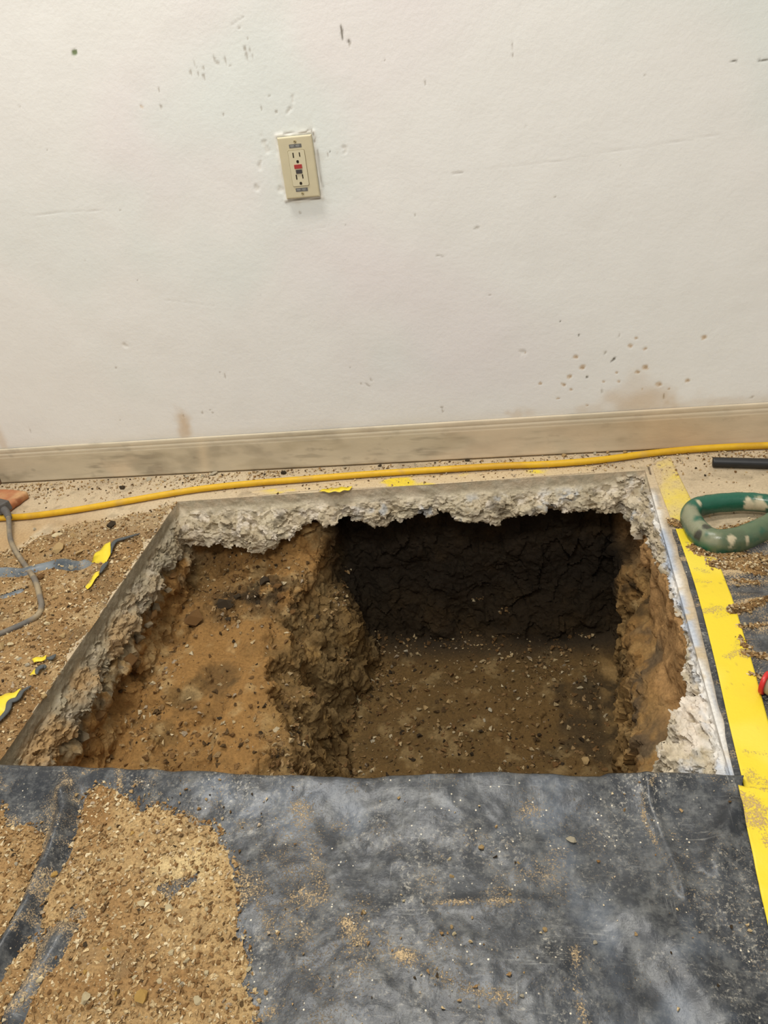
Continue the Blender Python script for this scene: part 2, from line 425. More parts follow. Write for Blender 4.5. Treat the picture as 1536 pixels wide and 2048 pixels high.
def build_wall():
    step = 0.0027
    X, Z, Q = grid(np.arange(-1.50, 0.66, step), np.arange(-0.03, 1.10, step))
    P = P3(X, Z)
    base = lin(240, 238, 232)
    col = np.tile(base, (len(X), 1))
    col = mix(col, lin(239, 232, 229), smooth(0.0, 0.9, fbm(P, 2.2, 3, 3)) * 0.9)
    col = mix(col, lin(232, 236, 230), smooth(0.0, 0.9, fbm(P, 2.6, 3, 9)) * 0.9)
    Y = 0.0006 * fbm(P, 9, 3, 4) + 0.0010 * fbm(P, 3.1, 2, 5)
    def blob(cx, cz, rx, rz, c, depth=0.0, amt=1.0, ang=0.0, soft=0.35, ns=0.45):
        nonlocal col, Y
        m = (np.abs(X - cx) < 2.2 * max(rx, rz) + .01) & (np.abs(Z - cz) < 2.2 * max(rx, rz) + .01)
        if not m.any(): return
        dx, dz = X[m] - cx, Z[m] - cz; ca, sa = math.cos(ang), math.sin(ang)
        u, v = (dx * ca + dz * sa) / rx, (-dx * sa + dz * ca) / rz
        d = np.hypot(u, v) + ns * noise3(P[m], 0.9 / max(min(rx, rz), .004), 2)
        w = 1 - smooth(1 - soft, 1 + soft, d)
        col[m] = mix(col[m], c, w * amt); Y[m] += depth * w
    chip = lin(164, 154, 138); tan = lin(206, 176, 138); dark = lin(96, 88, 70); green = lin(112, 128, 84); pale = lin(240, 238, 232)
    # chips and nicks: x, z, half-width mm, half-height mm, colour, tilt
    for cx, cz, rx, rz, c, a in [(-0.8410, 0.9345, 6, 5, 1, 0.3), (-0.3149, 0.8959, 2.6, 10, 2, 0), (-0.3042, 0.8811, 3, 3, 2, 0), (-0.3032, 0.8754, 2.4, 4, 0, 0), (-0.6179, 0.8708, 2, 4, 0, 0), (-0.6037, 0.8665, 2, 3, 0, 0), (-0.5932, 0.8600, 3, 5, 0, 0.3), (-0.6051, 0.8834, 1.8, 7, 0, 0.1), (-0.5911, 0.8749, 2, 3, 0, 0), (-0.5605, 0.8793, 5, 3, 0, -0.4), (-0.5652, 0.8882, 2, 4, 0, 0), (-0.5448, 0.8814, 2, 8, 0, 0), (-0.5373, 0.8713, 3, 2, 0, 0), (-0.5010, 0.8847, 3, 8, 0, 0), (-0.4936, 0.8910, 2, 4, 0, 0), (-0.4899, 0.8815, 2, 4, 0, 0), (-0.5018, 0.8937, 2, 5, 0, 0), (-0.5051, 0.9287, 2, 2, 0, 0), (-0.4938, 0.9104, 2, 2, 0, 0), (-0.4637, 0.7844, 4, 3, 0, 0.5), (-0.4931, 0.7941, 2, 5, 0, 0), (-0.4727, 0.8123, 2, 2, 0, 0), (-0.5709, 0.7924, 2.4, 2, 0, 0), (-0.7343, 0.8268, 4, 3, 3, 0), (-0.6897, 0.8501, 1.6, 4, 0, 0), (-0.6944, 0.8209, 2, 4, 0, 0), (-0.0101, 0.8340, 1.5, 6, 0, 0), (-0.0091, 0.8199, 1.5, 4, 0, 0), (0.0103, 0.7004, 3, 2, 0, 0), (-0.0939, 0.5277, 7, 3, 0, 0.2), (-0.1749, 0.4791, 8, 1.6, 0, -0.3), (0.3699, 0.7608, 6, 1.6, 2, -0.15), (0.4168, 0.7562, 10, 1.6, 2, -0.1), (-0.3698, 0.2054, 6, 1.8, 0, -0.8), (-0.3598, 0.2170, 2, 5, 0, 0.3), (-0.3846, 0.2090, 2, 2, 0, 0), (-0.7064, 0.2536, 2, 5, 0, 0), (-0.7164, 0.2632, 2, 2, 0, 0), (-0.7666, 0.1698, 2, 2, 0, 0), (-0.9726, 0.2959, 2, 2, 0, 0), (-1.2659, 0.1455, 1.5, 7, 0, 0), (-1.2803, 0.1522, 1.2, 4, 0, 0), (-0.7878, 0.1633, 2, 3, 0, 0), (-0.7623, 0.1615, 2, 3, 0, 0), (-0.8389, 0.1587, 2, 3, 0, 0), (-1.0088, 0.1593, 2, 1.5, 0, 0), (0.1766, 0.2247, 6, 2.2, 2, 0.9), (0.1586, 0.2398, 4, 1.8, 0, 0.8), (0.1211, 0.1873, 2, 3, 2, 0), (0.1044, 0.2847, 2, 2, 2, 0), (0.0654, 0.3190, 2, 2, 2, 0), (0.1534, 0.1492, 1.6, 8, 0, 0), (0.2852, 0.1288, 1.6, 6, 2, 0.1), (0.4650, 0.1133, 5, 3, 0, 0.2), (0.1868, 0.2766, 1.5, 4, 0, -0.3), (-0.2035, 0.1279, 2, 5, 0, 0), (-0.2050, 0.1369, 3, 2, 0, 0), (-0.4039, 0.2510, 2, 1.5, 0, 0), (-0.5594, 0.3059, 1.5, 1.5, 0, 0), (-0.3772, 0.6963, 1.5, 3, 0, 0), (-0.3709, 0.7029, 2, 2, 2, 0), (-0.3576, 0.6976, 2, 2, 0, 0), (-0.4539, 0.5956, 3, 3, 0, 0), (-0.9605, 0.5491, 2, 1.5, 0, 0), (-0.8517, 0.4942, 1.5, 1.5, 0, 0), (-0.0777, 0.3882, 3, 2, 0, 0), (-0.2173, 0.5652, 2, 1.5, 0, 0), (-0.3640, 0.5612, 1.5, 1.5, 0, 0), (0.0600, 0.5683, 2, 1.5, 0, 0), (0.1813, 0.6134, 1.5, 1.5, 0, 0), (0.1267, 0.4408, 1.2, 9, 3, 0), (-0.1717, 0.7968, 1.5, 3, 0, 0), (-0.2412, 0.8424, 2, 1.5, 0, 0), (0.2210, 0.7584, 1.5, 1.5, 0, 0), (-0.9625, 0.7744, 1.5, 1.5, 0, 0), (-0.9912, 0.8569, 2, 1.5, 0, 0), (-0.8436, 0.6427, 2, 1.2, 0, 0), (-0.5778, 0.4348, 1.4, 1.4, 0, 0)]:
        blob(cx, cz, rx * .00092, rz * .00095, (chip, green, dark, tan)[c], 0.0006, (0.6, .95, .9, .6)[c], a, .5, .7)
    # tan drywall showing through flaked paint, low on the right
    for cx, cz, r in [(0.3583, 0.2576, 5), (0.2100, 0.2513, 5), (0.2409, 0.2432, 3.5), (0.0969, 0.2357, 5), (0.1105, 0.2104, 6.5), (0.0837, 0.1914, 5), (0.0706, 0.1734, 5), (0.0196, 0.1796, 3.5), (0.2425, 0.2011, 6.5), (0.2273, 0.1908, 4.5), (0.2744, 0.1580, 6.5), (0.3318, 0.1630, 5.5), (0.0867, 0.1602, 4), (0.0581, 0.1405, 3), (0.1834, 0.1930, 2.5), (0.1881, 0.1716, 3), (0.2217, 0.2681, 3), (0.1563, 0.1740, 3), (0.1212, 0.1188, 3), (0.2947, 0.1459, 2.5), (0.2392, 0.1500, 2), (-0.0103, 0.2548, 2.5)]:
        blob(cx, cz, r * .00105, r * .00095, tan, 0.0006, 0.62, 0, 0.25, 0.5)
        blob(cx + .0015, cz - .001, r * .0006, r * .0005, lin(176, 148, 112), 0.0004, 0.7, 0, 0.3, 0.3)
    # dimples and gouges beside the outlet
    for cx, cz, rx, rz, a in [(-0.4285, 0.7982, 2, 10, -0.3), (-0.4381, 0.7856, 2, 9, -0.7), (-0.5181, 0.6942, 3, 9, -0.4), (-0.4997, 0.7290, 4, 12, 0.2), (-0.9312, 0.3489, 6, 5, 0), (-0.4869, 0.6432, 6, 5, 0), (-0.0156, 0.2552, 6, 5, 0), (-0.3408, 0.7011, 4, 9, 0), (-0.5361, 0.6535, 4, 5, 0)]:
        blob(cx, cz, rx * .0011, rz * .0011, lin(222, 217, 206), 0.0011, 0.5, a, .5, .8)
    # rubbed-in brown dirt above the baseboard
    for cx, cz, rx, rz, amt in [(-0.8440, 0.1180, 15, 34, 0.75), (-0.8452, 0.1414, 8, 22, 0.4), (0.2333, 0.1096, 70, 26, 0.6), (0.2296, 0.1244, 34, 40, 0.35), (0.3043, 0.1046, 9, 22, 0.45), (0.2884, 0.1057, 6, 24, 0.3), (-0.0319, 0.1084, 22, 10, 0.45), (0.4027, 0.1060, 90, 10, 0.3), (-0.4299, 0.0910, 200, 6, 0.25), (-1.3608, 0.1109, 12, 60, 0.5)]:
        blob(cx, cz, rx * .0011, rz * .0011, lin(206, 176, 136), 0, amt * .8, 0, 0.9, 0.8)
    col = mix(col, lin(210, 196, 172), np.exp(-np.clip(Z - 0.098, 0, 1) / 0.012) * 0.55)
    # long scratch and fainter lines
    for pts, w, d, amt in (([(-0.1843, 0.6355), (-0.0571, 0.6355), (0.0613, 0.6344), (0.1444, 0.6387), (0.2611, 0.6413), (0.3567, 0.6459)], .0010, .0004, .16), ([(-1.0713, 0.6548), (-0.9697, 0.6522), (-0.8717, 0.6458)], .001, .0006, .22),
                           ([(-0.5191, 0.9354), (-0.5061, 0.9407), (-0.4934, 0.9445)], .0012, .0008, .6), ([(-0.4612, 0.5593), (-0.4069, 0.5607)], .001, .0007, .3), ([(-0.8008, 0.4442), (-0.6873, 0.4201)], .001, .0005, .15),
                           ([(0.0520, 0.6355), (0.1353, 0.6363)], .0014, -.0004, .0), ([(-0.1349, 0.6354), (-0.1154, 0.6340)], .0014, .0008, .5)):
        d_, t_ = seg_dist(X, Z, pts)
        k = np.exp(-(d_ / w) ** 2) * (0.5 + 0.5 * smooth(-0.4, 0.4, noise3(P, 60, 8)))
        col = mix(col, lin(150, 138, 124), k * amt); Y += d * k
    # raised old-paint rim round the outlet
    ox, oz = [(-0.4379, 0.6812)][0]
    ang = -0.035
    u = (X - ox) * math.cos(ang) + (Z - oz) * math.sin(ang); v = -(X - ox) * math.sin(ang) + (Z - oz) * math.cos(ang)
    d = np.maximum(np.abs(u) - 0.036, np.abs(v) - 0.0585) + 0.0022 * fbm(P, 60, 3, 6)
    rim = np.exp(-((d - 0.002) / 0.003) ** 2)
    Y -= 0.0022 * rim; col = mix(col, lin(238, 234, 224), rim * 0.7)
    col = mix(col, lin(196, 186, 168), np.exp(-np.clip(d - .004, 0, 1) / 0.012) * 0.25 * smooth(-.2, .5, noise3(P, 60, 1)))
    for pts in ([(-0.4577, 0.7457), (-0.4125, 0.7420), (-0.4098, 0.7452), (-0.4025, 0.7461), (-0.3989, 0.7386), (-0.3966, 0.7294), (-0.3989, 0.7225)], [(-0.3966, 0.7077), (-0.3976, 0.6522), (-0.3969, 0.6388)], [(-0.4792, 0.6190), (-0.4490, 0.6206), (-0.4070, 0.6179)]):
        d_, _ = seg_dist(X, Z, pts)
        k = np.exp(-(d_ / .0013) ** 2); col = mix(col, lin(120, 106, 86), k * 0.8); Y += 0.0012 * k
    fade = smooth(0, .10, np.minimum(np.minimum(X - X.min(), X.max() - X), Z.max() - Z))
    Y = Y * fade; col = mix(np.tile(base, (len(X), 1)), col, np.maximum(fade, smooth(.16, .11, Z) * .9))
    V = np.stack([X, Y, Z], 1)
    # plain wall beyond the scuffed field
    n = len(V)
    x0, x1, z0, z1 = X.min(), X.max(), Z.min(), Z.max()
    ext = np.array([(-3, 0, -.03), (x0, 0, -.03), (x0, 0, 2.8), (-3, 0, 2.8), (x1, 0, -.03), (3, 0, -.03), (3, 0, 2.8), (x1, 0, 2.8), (x0, 0, z1), (x1, 0, z1)])
    q2 = np.array([(0, 1, 2, 3), (4, 5, 6, 7), (8, 9, 7, 2)]) + n
    col = np.vstack([col, np.tile(base, (len(ext), 1))])
    return tag(link('wall_back', make_mesh('wall_back', np.vstack([V, ext]), np.vstack([Q, q2]), 4, col), M['wall']),
               'scuffed white painted wall with chips and brown stains low down', 'wall', kind='structure')
build_wall()

def build_baseboard():
    prof = [(-.0005, .1005), (-.0035, .1005), (-.0048, .0985), (-.0050, .0900), (-.0042, .0880), (-.0052, .0865), (-.0056, .0800), (-.0050, .0780), (-.0058, .0762),
            (-.0058, .0600), (-.0058, .0450), (-.0060, .0300), (-.0066, .0150), (-.0078, .0040), (-.0062, .0030), (-.0005, .0030)]
    pp_ = []
    for a, b in zip(prof[:-1], prof[1:]):
        m_ = max(1, int(round(math.dist(a, b) / .0028)))
        pp_ += [(a[0] + (b[0] - a[0]) * i / m_, a[1] + (b[1] - a[1]) * i / m_) for i in range(m_)]
    xs = np.arange(-1.405, 1.5, 0.0035); pr = np.array(pp_ + [prof[-1]]); n = len(pr)
    X = np.repeat(xs, n); Y = np.tile(pr[:, 0], len(xs)); Z = np.tile(pr[:, 1], len(xs)); P = P3(X, Z)
    Y = Y + 0.0006 * noise3(P3(X, Z * 0), 5, 3) - 0.0006
    i = np.arange(len(X)).reshape(-1, n)
    Q = np.stack([i[:-1, :-1], i[:-1, 1:], i[1:, 1:], i[1:, :-1]], -1).reshape(-1, 4)
    c = np.tile(lin(202, 188, 160), (len(X), 1))
    PS = P3(X * 0.35, Z)
    c = mix(c, lin(182, 168, 140), smooth(0.0, 0.7, fbm(PS, 22, 4, 1)) * 0.8)
    c = mix(c, lin(148, 136, 114), smooth(0.15, 0.8, fbm(P3(X * .5, Z), 18, 5, 5)) * 0.5)
    c = mix(c, lin(120, 108, 88), smooth(.1, .6, fbm(P3(X * .12, Z), 110, 3, 15)) * smooth(-.1, .5, fbm(P3(X, Z), 6, 3, 16)) * .35)
    c = mix(c, lin(110, 100, 84), smooth(.45, .9, fbm(P3(X * .5, Z), 60, 4, 17)) * .3)
    c = mix(c, lin(214, 192, 160), smooth(0.0, 0.6, fbm(P3(X * .6, Z), 9, 3, 7)) * 0.6)
    for cx, w, amt in ((-.815, .014, .55), (.262, .02, .4), (.29, .01, .3)):
        c = mix(c, lin(222, 202, 168), np.exp(-((X - cx - (Z - .05) * .12) / w) ** 2) * amt)
    for cx, w in ((.3, .12),):
        c = mix(c, lin(196, 164, 124), np.exp(-((X - cx) / w) ** 2) * 0.55)
    c = mix(c, lin(216, 204, 180), smooth(.076, .079, Z) * .35)
    return tag(link('baseboard_back', make_mesh('baseboard_back', np.stack([X, Y, Z], 1), Q, 4, c), M['vinyl']),
               'tan dust-smeared vinyl baseboard along the foot of the wall', 'baseboard', kind='structure')
build_baseboard()
tag(link('trim_1', box_mesh('trim_1', (0.05, 0.03, 0.1), 0.002), M['wood'], loc=(-1.432, -0.016, 0.05)),
    'brown wooden trim end beyond the baseboard, at the left edge', 'trim', kind='structure')

# ------------------------------------------------------------------ concrete floor with the broken-out hole
H = 0.0036
BACK_EDGE_X = [-.86, -.78, -.70, -.64, -.58, -.52, -.44, -.34, -.25, -.19, -.12, -.05, .03, .10, .16, .21, .26]
BACK_EDGE_B = [-.100, -.098, -.112, -.112, -.095, -.066, -.068, -.088, -.064, -.072, -.094, -.082, -.072, -.070, -.088, -.098, -.10]
THIN_Y = [-1.0, -.82, -.74, -.66, -.58, -.44, -.36, -.30]; THIN_B = [-.10, -.10, -.085, -.055, -.034, -.036, -.06, -.09]   # slab underside along the right cut
def hole_plan(x, y):
    dl = x - CUT_L; dr = CUT_R - x; db = back_cut(x) - y; df = y + 0.955
    return dl, dr, db, df
def floor_colour(V, onf, d, rough, dl, dr):
    n = len(V)
    c = np.tile(lin(198, 178, 146), (n, 1))
    c = mix(c, lin(172, 154, 126), smooth(0, .8, fbm(V, 12, 4, 21)) * .8)
    c = mix(c, lin(204, 186, 154), smooth(-.1, .8, fbm(V, 5, 3, 23)) * .7)
    c = mix(c, lin(150, 134, 108), smooth(.35, .9, fbm(V, 40, 3, 25)) * .5)
    c = mix(c, lin(176, 164, 146), smooth(.1, .6, V[:, 0] - .22) * smooth(0, .6, fbm(V, 6, 3, 29)))
    lw = smooth(.0, -.25, dl) * smooth(-.10, -.3, V[:, 1])
    c = mix(c, lin(176, 142, 96), lw * smooth(-.5, .3, fbm(V, 10, 3, 47)) * .8)
    if rough is None: return c
    # broken and sawn faces
    cf = mix(np.tile(lin(190, 177, 150), (n, 1)), lin(206, 192, 166), smooth(-.3, .6, fbm(V, 30, 4, 31)))
    left = smooth(.12, .05, dl) * smooth(-.14, -.22, V[:, 1])
    cf = mix(cf, lin(126, 116, 94), np.clip(left, 0, 1) * .75)
    cf = mix(cf, lin(168, 150, 120), rough * .5 * smooth(-.4, .4, fbm(V, 20, 3, 32)))
    cf = mix(cf, lin(216, 204, 186), rough * smooth(.15, .7, fbm(V, 45, 3, 33)) * (.75 - .5 * left))
    cf = mix(cf, lin(186, 192, 198), rough * smooth(.4, .9, fbm(V, 26, 3, 35)) * smooth(-.5, -.3, V[:, 0]) * .7)
    cf = mix(cf, lin(96, 86, 68), rough * smooth(.1, .8, fbm(V * np.array([1, 1, 2.2]), 34, 3, 37)) * .6)
    cf = mix(cf, lin(208, 184, 152), smooth(.030, .0, d) * smooth(-.3, .4, fbm(V, 50, 3, 38)) * (1 - left) * .6)
    sand = left * (smooth(-.30, -.75, V[:, 1]) * .7 + .3) * smooth(.012, .05, d) * smooth(-.35, .3, fbm(V, 16, 4, 39))
    cf = mix(cf, lin(166, 134, 90), np.clip(sand, 0, 1) * .9)
    c = mix(c, cf, 1 - onf)
    # white and bluish paint dragged along the right edge
    u_ = dr - .003 * noise3(V, 30, 3)
    w = np.where(u_ < 0, np.exp(-(u_ / .009) ** 2), smooth(.04, .02, u_)) * smooth(-.16, -.22, V[:, 1]) * smooth(.032, .016, d + .006 * fbm(V, 40, 3, 44)) * smooth(-1.0, -.4, fbm(V, 30, 3, 41))
    blue = mix(np.tile(lin(228, 224, 216), (n, 1)), lin(180, 190, 204), smooth(-.25, .5, noise3(V * np.array([4, .6, 1]), 24, 7)))
    c = c * (1 - w[:, None] * .95) + blue * w[:, None] * .95
    w2 = smooth(.07, .02, dr) * rough * smooth(.10, .03, d) * smooth(-.2, .4, fbm(V, 24, 3, 43)) * smooth(-.5, -.75, V[:, 1])
    return mix(c, lin(226, 214, 198), np.clip(w2, 0, 1) * .85)
def build_floor():
    H = 0.0025
    x0, x1, y0, y1, z0, z1 = -0.93, 0.33, -1.00, -0.05, -0.135, 0.012
    xs = np.arange(x0, x1, H, dtype=np.float32); ys = np.arange(y0, y1, H, dtype=np.float32); zs = np.arange(z0, z1, H, dtype=np.float32)
    x = xs[:, None, None]; y = ys[None, :, None]; z = zs[None, None, :]
    dl, dr, db, df = hole_plan(x, y)
    def n2(s, sd):
        A, B = np.meshgrid(xs, ys, indexing='ij'); return noise3(P3(A, B, sd), s, sd)[:, :, None]
    depth = np.clip(-z, 0, 0.2)
    ragged = 1 + 0.6 * n2(16, 1) + 0.5 * n2(38, 2)
    # how far the broken concrete reaches into the hole below the saw cut
    pl = smooth(.026, .070, depth) * 0.024 * ragged
    pb = smooth(.020, .070, depth) * 0.028 * ragged + smooth(-.50, -.62, x) * (1 - smooth(-.72, -.84, x) * .5) * smooth(.03, .09, depth) * 0.034
    pr = smooth(.004, .06, depth) * (0.008 + 0.040 * smooth(-.62, -.86, y)) * ragged + smooth(-.26, -.16, y) * smooth(.02, .07, depth) * 0.022
    kk = 0.0005 + 0.055 * smooth(.012, .06, depth)
    g = smin(smin(dl - pl, db - pb, kk), dr - pr, kk * .6); g = np.minimum(g, df)
    bottom = np.interp(xs, BACK_EDGE_X, BACK_EDGE_B).astype(np.float32)[:, None, None]
    wb = smooth(.16, .06, db)                                  # near the back edge
    bottom = bottom * wb + (-0.088 + 0.014 * n2(20, 5)) * (1 - wb) + 0.009 * n2(45, 6)
    thin = np.interp(ys, THIN_Y, THIN_B).astype(np.float32)[None, :, None] + .006 * n2(40, 8)
    wr = smooth(.05, .03, dr) * smooth(-.27, -.33, y)
    bottom = bottom * (1 - wr) + thin * wr
    f = np.maximum(np.maximum(z + 0.0001, bottom - z), g).astype(np.float32)
    # saw overrun at the back right corner
    groove = np.maximum(np.maximum(np.abs(x - 0.2475) - 0.002, np.abs(y + 0.098) - 0.018), -0.02 - z)
    f = np.maximum(f, -groove.astype(np.float32))
    V, Q = surface_nets(f, (x0, y0, z0), H)
    del f
    N = vnormals(V, Q)
    keep = (V[:, 2] > -0.02) | ((V[:, 0] > CUT_L - .05) & (V[:, 0] < CUT_R + .05) & (V[:, 1] < -.06))
    V, Q, N = compact(V, Q, keep, N)
    # crisp arris along the saw cut
    dl, dr, db, df = hole_plan(V[:, 0], V[:, 1]); d = -V[:, 2]
    m = d < .9 * H
    for dist, ax, val in ((dl, 0, CUT_L), (dr, 0, CUT_R)):
        k = m & (np.abs(dist) < .8 * H); V[k, ax] = val; V[k, 2] = 0
    k = m & (np.abs(db) < .8 * H) & (V[:, 0] > CUT_L - H) & (V[:, 0] < CUT_R + H); V[k, 1] = back_cut(V[k, 0]); V[k, 2] = 0
    top = (d < 0.004) & (N[:, 2] > 0.6)
    rough = smooth(.022, .045, d) * (~top)
    rough = np.where(dr < 0.06, smooth(.003, .02, d) * (~top), rough)
    VS = V * np.array([1, 1, 1.5], np.float32)
    disp = rough * (0.006 * fbm(V, 18, 3, 11) + 0.0075 * facets(VS, 38, 1) + 0.0042 * facets(VS, 85, 2) + 0.0018 * facets(VS, 180, 3))
    disp += (1 - rough) * (~top) * smooth(.002, .008, d) * (0.0010 * fbm(V, 60, 3, 4) + .0012 * facets(V, 90, 5) * smooth(0, .5, fbm(V, 25, 2, 6)))
    V = V + N * disp[:, None]
    onf = smooth(0.004, 0.0, d) * (N[:, 2] > .5)
    flatm = smooth(0.0, -.02, np.minimum(np.minimum(dl, dr), db))
    V[:, 2] += onf * flatm * (0.0006 * fbm(V, 14, 3, 1) + 0.0003 * noise3(V, 70, 2))
    c = floor_colour(V, onf, d, rough, dl, dr)
    Vs, Qs, Cs = [V], [Q], [c]; off = len(V)
    # the rest of the slab top, as strips round the worked field
    X0, X1, Y0, Y1 = V[:, 0].min(), V[:, 0].max(), V[:, 1].min(), V[:, 1].max()
    for (a, b_, c_, e, stp) in ((-1.56, X0, -1.1, 0, .005), (X1, .66, -1.1, 0, .005), (X0, X1, Y1, 0, .005), (X0, X1, -1.1, Y0, .03),
                                (-3, -1.56, -3.6, 0, .3), (.66, 3, -3.6, 0, .3), (-1.56, .66, -3.6, -1.1, .3)):
        gx, gy, q = grid(np.linspace(a, b_, max(2, int((b_ - a) / stp))), np.linspace(c_, e, max(2, int((e - c_) / stp))))
        v = np.stack([gx, gy, gx * 0], 1)
        Vs.append(v); Qs.append(q + off); off += len(v); Cs.append(floor_colour(v, None, None, None, gx - CUT_L, CUT_R - gx))
    return tag(link('floor', make_mesh('floor', np.vstack(Vs), np.vstack(Qs), 4, np.vstack(Cs), True, math.radians(42)), M['concrete']),
               'dusty concrete floor slab with a ragged rectangular hole broken through it', 'floor', kind='structure')
build_floor()

# ------------------------------------------------------------------ soil of the pit
def build_soil():
    h = 0.0035
    x0, x1, y0, y1, z0, z1 = -0.93, 0.34, -0.985, -0.002, -0.545, -0.015
    xs = np.arange(x0, x1, h, dtype=np.float32); ys = np.arange(y0, y1, h, dtype=np.float32); zs = np.arange(z0, z1, h, dtype=np.float32)
    x = xs[:, None, None]; y = ys[None, :, None]; z = zs[None, None, :]
    A, B = np.meshgrid(xs, ys, indexing='ij')
    n2 = lambda s, sd: noise3(P3(A, B, sd), s, sd)[:, :, None]
    Yz, Zz = np.meshgrid(ys, zs, indexing='ij'); nyz = lambda s, sd, sy=1, sz=1: noise3(P3(Yz * sy, Zz * sz, sd), s, sd)[None]
    Xz, Zx = np.meshgrid(xs, zs, indexing='ij'); nxz = lambda s, sd, sx=1, sz=1: noise3(P3(Xz * sx, Zx * sz, sd), s, sd)[:, None]
    d = -z
    # floors
    zl = -0.200 + 0.026 * n2(8, 1) + 0.015 * n2(22, 2) + 0.035 * smooth(-.30, -.21, y) * smooth(-.72, -.6, x) - 0.030 * smooth(-.62, -.50, x) - 0.022 * smooth(-.74, -.82, x) - 0.02 * np.exp(-((x + .66) / .04) ** 2) * smooth(-.42, -.52, y)
    zf = -0.505 + 0.010 * n2(7, 3) + 0.006 * n2(20, 4) + 0.03 * smooth(-.18, -.09, y) + 0.05 * smooth(-.44, -.50, x)
    # walls
    xl = -0.842 + 0.014 * np.exp(-((d - .125) / .025) ** 2) + 0.012 * smooth(.15, .2, d) + 0.014 * nyz(16, 5) + 0.010 * nyz(40, 6)
    ybl = -0.135 - 0.085 * smooth(.10, .215, d) + 0.016 * nxz(14, 7) + 0.008 * nxz(34, 8)
    edge = np.interp(ys, [-1.0, -.80, -.72, -.62, -.55, -.46, -.36, -.28, -.20, -.05], [-.44, -.455, -.47, -.505, -.54, -.565, -.56, -.545, -.525, -.50]).astype(np.float32)[None, :, None]
    xd = edge + 0.075 * smooth(.20, .50, d) + 0.022 * smooth(.24, .30, d) + 0.024 * nyz(12, 9, 1.2, .4) + 0.014 * nyz(30, 10, 1.3, .4)
    ybd = -0.055 - 0.04 * smooth(.30, .50, d) + 0.012 * nxz(10, 11) + 0.006 * nxz(30, 12)
    front = smooth(-.15, -.85, y)
    xr = 0.236 - 0.010 * smooth(.10, .20, d) - (0.040 + 0.026 * front) * smooth(.19, .26, d + 0.035 * nyz(7, 13)) - 0.025 * front * smooth(.25, .5, d) \
        + 0.012 * nyz(16, 14, 1, .6) + 0.007 * nyz(38, 15) + 0.03 * np.exp(-((y + .24) / .06) ** 2) * smooth(.12, .16, d) * smooth(.42, .3, d)
    k = np.float32(0.02)
    fr = -0.97 - y
    cl = smax(smax(xl - x, y - ybl, k), zl - z, k); cl = np.maximum(cl, x + 0.38)
    cd = smax(smax(xd - x, x - xr, k), smax(y - ybd, zf - z, k), k)
    cav = np.maximum(smin(cl, cd, np.float32(0.012)), fr)
    ztop = np.interp(ys, THIN_Y, THIN_B).astype(np.float32)[None, :, None]
    wt = smooth(.13, .19, x) * smooth(-.27, -.33, y)
    ztop = -0.088 * (1 - wt) + np.maximum(ztop, -.088) * wt
    f = np.maximum(z - ztop, -cav).astype(np.float32)
    V, Q = surface_nets(f, (x0, y0, z0), h)
    del f, cl, cd, cav
    N = vnormals(V, Q)
    X, Y, Z = V.T
    flat = smooth(.6, .9, N[:, 2]); wall = 1 - flat
    VS = V * np.array([1, 1, .6], np.float32)
    disp = wall * (0.010 * fbm(V, 12, 3, 50) + 0.011 * facets(VS, 20, 1) + 0.006 * facets(VS, 44, 2) + 0.003 * facets(V, 100, 3) + 0.003 * ridged(V * np.array([1, 1, .45]), 40, 3, 51))
    disp = disp * (1 - .65 * smooth(.15, .19, X) * smooth(-.27, -.21, Z) * smooth(-.25, -.3, Y))
    disp += flat * (0.005 * fbm(V, 16, 4, 52) + 0.0040 * facets(V, 42, 4) * smooth(-.1, .5, fbm(V, 7, 2, 53)) + .0016 * facets(V, 120, 5))
    # darker clods lying at the back of the ledge
    clod = np.exp(-(((X + .62) / .10) ** 2 + ((Y + .27) / .05) ** 2 + ((Z + .19) / .06) ** 2)) + .7 * np.exp(-(((X + .72) / .05) ** 2 + ((Y + .31) / .05) ** 2 + ((Z + .2) / .06) ** 2))
    disp += clod * (0.014 * facets(V, 36, 6) + 0.006 * facets(V, 80, 7))
    V = V + N * disp[:, None]
    # colours
    orange = lin(147, 110, 62); brown = lin(116, 88, 50); olive = lin(88, 68, 37); dark = lin(52, 42, 28); pale = lin(186, 160, 112)
    c = np.tile(orange, (len(V), 1))
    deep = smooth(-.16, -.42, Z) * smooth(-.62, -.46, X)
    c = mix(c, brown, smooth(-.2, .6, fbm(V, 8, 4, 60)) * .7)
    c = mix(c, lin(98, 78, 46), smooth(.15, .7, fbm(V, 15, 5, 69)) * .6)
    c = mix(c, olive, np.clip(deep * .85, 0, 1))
    c = mix(c, pale, smooth(.15, .8, fbm(V, 24, 4, 61)) * (.45 - .2 * deep))
    # the grey-brown strata of the step between ledge and deep part
    st = np.exp(-((X + .50) / .06) ** 2) * smooth(-.19, -.24, Z)
    c = mix(c, lin(112, 92, 58), np.clip(st, 0, 1) * .7)
    c = mix(c, lin(150, 118, 68), np.clip(st, 0, 1) * smooth(.0, .6, fbm(V * np.array([1, 1, .4]), 26, 3, 62)) * .7)
    # dark moist earth with painted-in shade on the deep back wall; dark patches elsewhere
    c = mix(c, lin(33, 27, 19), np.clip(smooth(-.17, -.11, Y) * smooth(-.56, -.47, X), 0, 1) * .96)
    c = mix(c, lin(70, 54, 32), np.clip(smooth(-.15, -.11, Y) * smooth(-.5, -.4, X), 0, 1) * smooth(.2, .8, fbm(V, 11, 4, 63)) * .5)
    c = mix(c, lin(62, 48, 28), smooth(-.30, -.42, Z) * smooth(-.20, -.12, Y) * smooth(-.56, -.47, X) * (.35 + .5 * smooth(-.2, .5, fbm(V, 14, 4, 70))))  # bounced light painted in: lower back wall turned browner
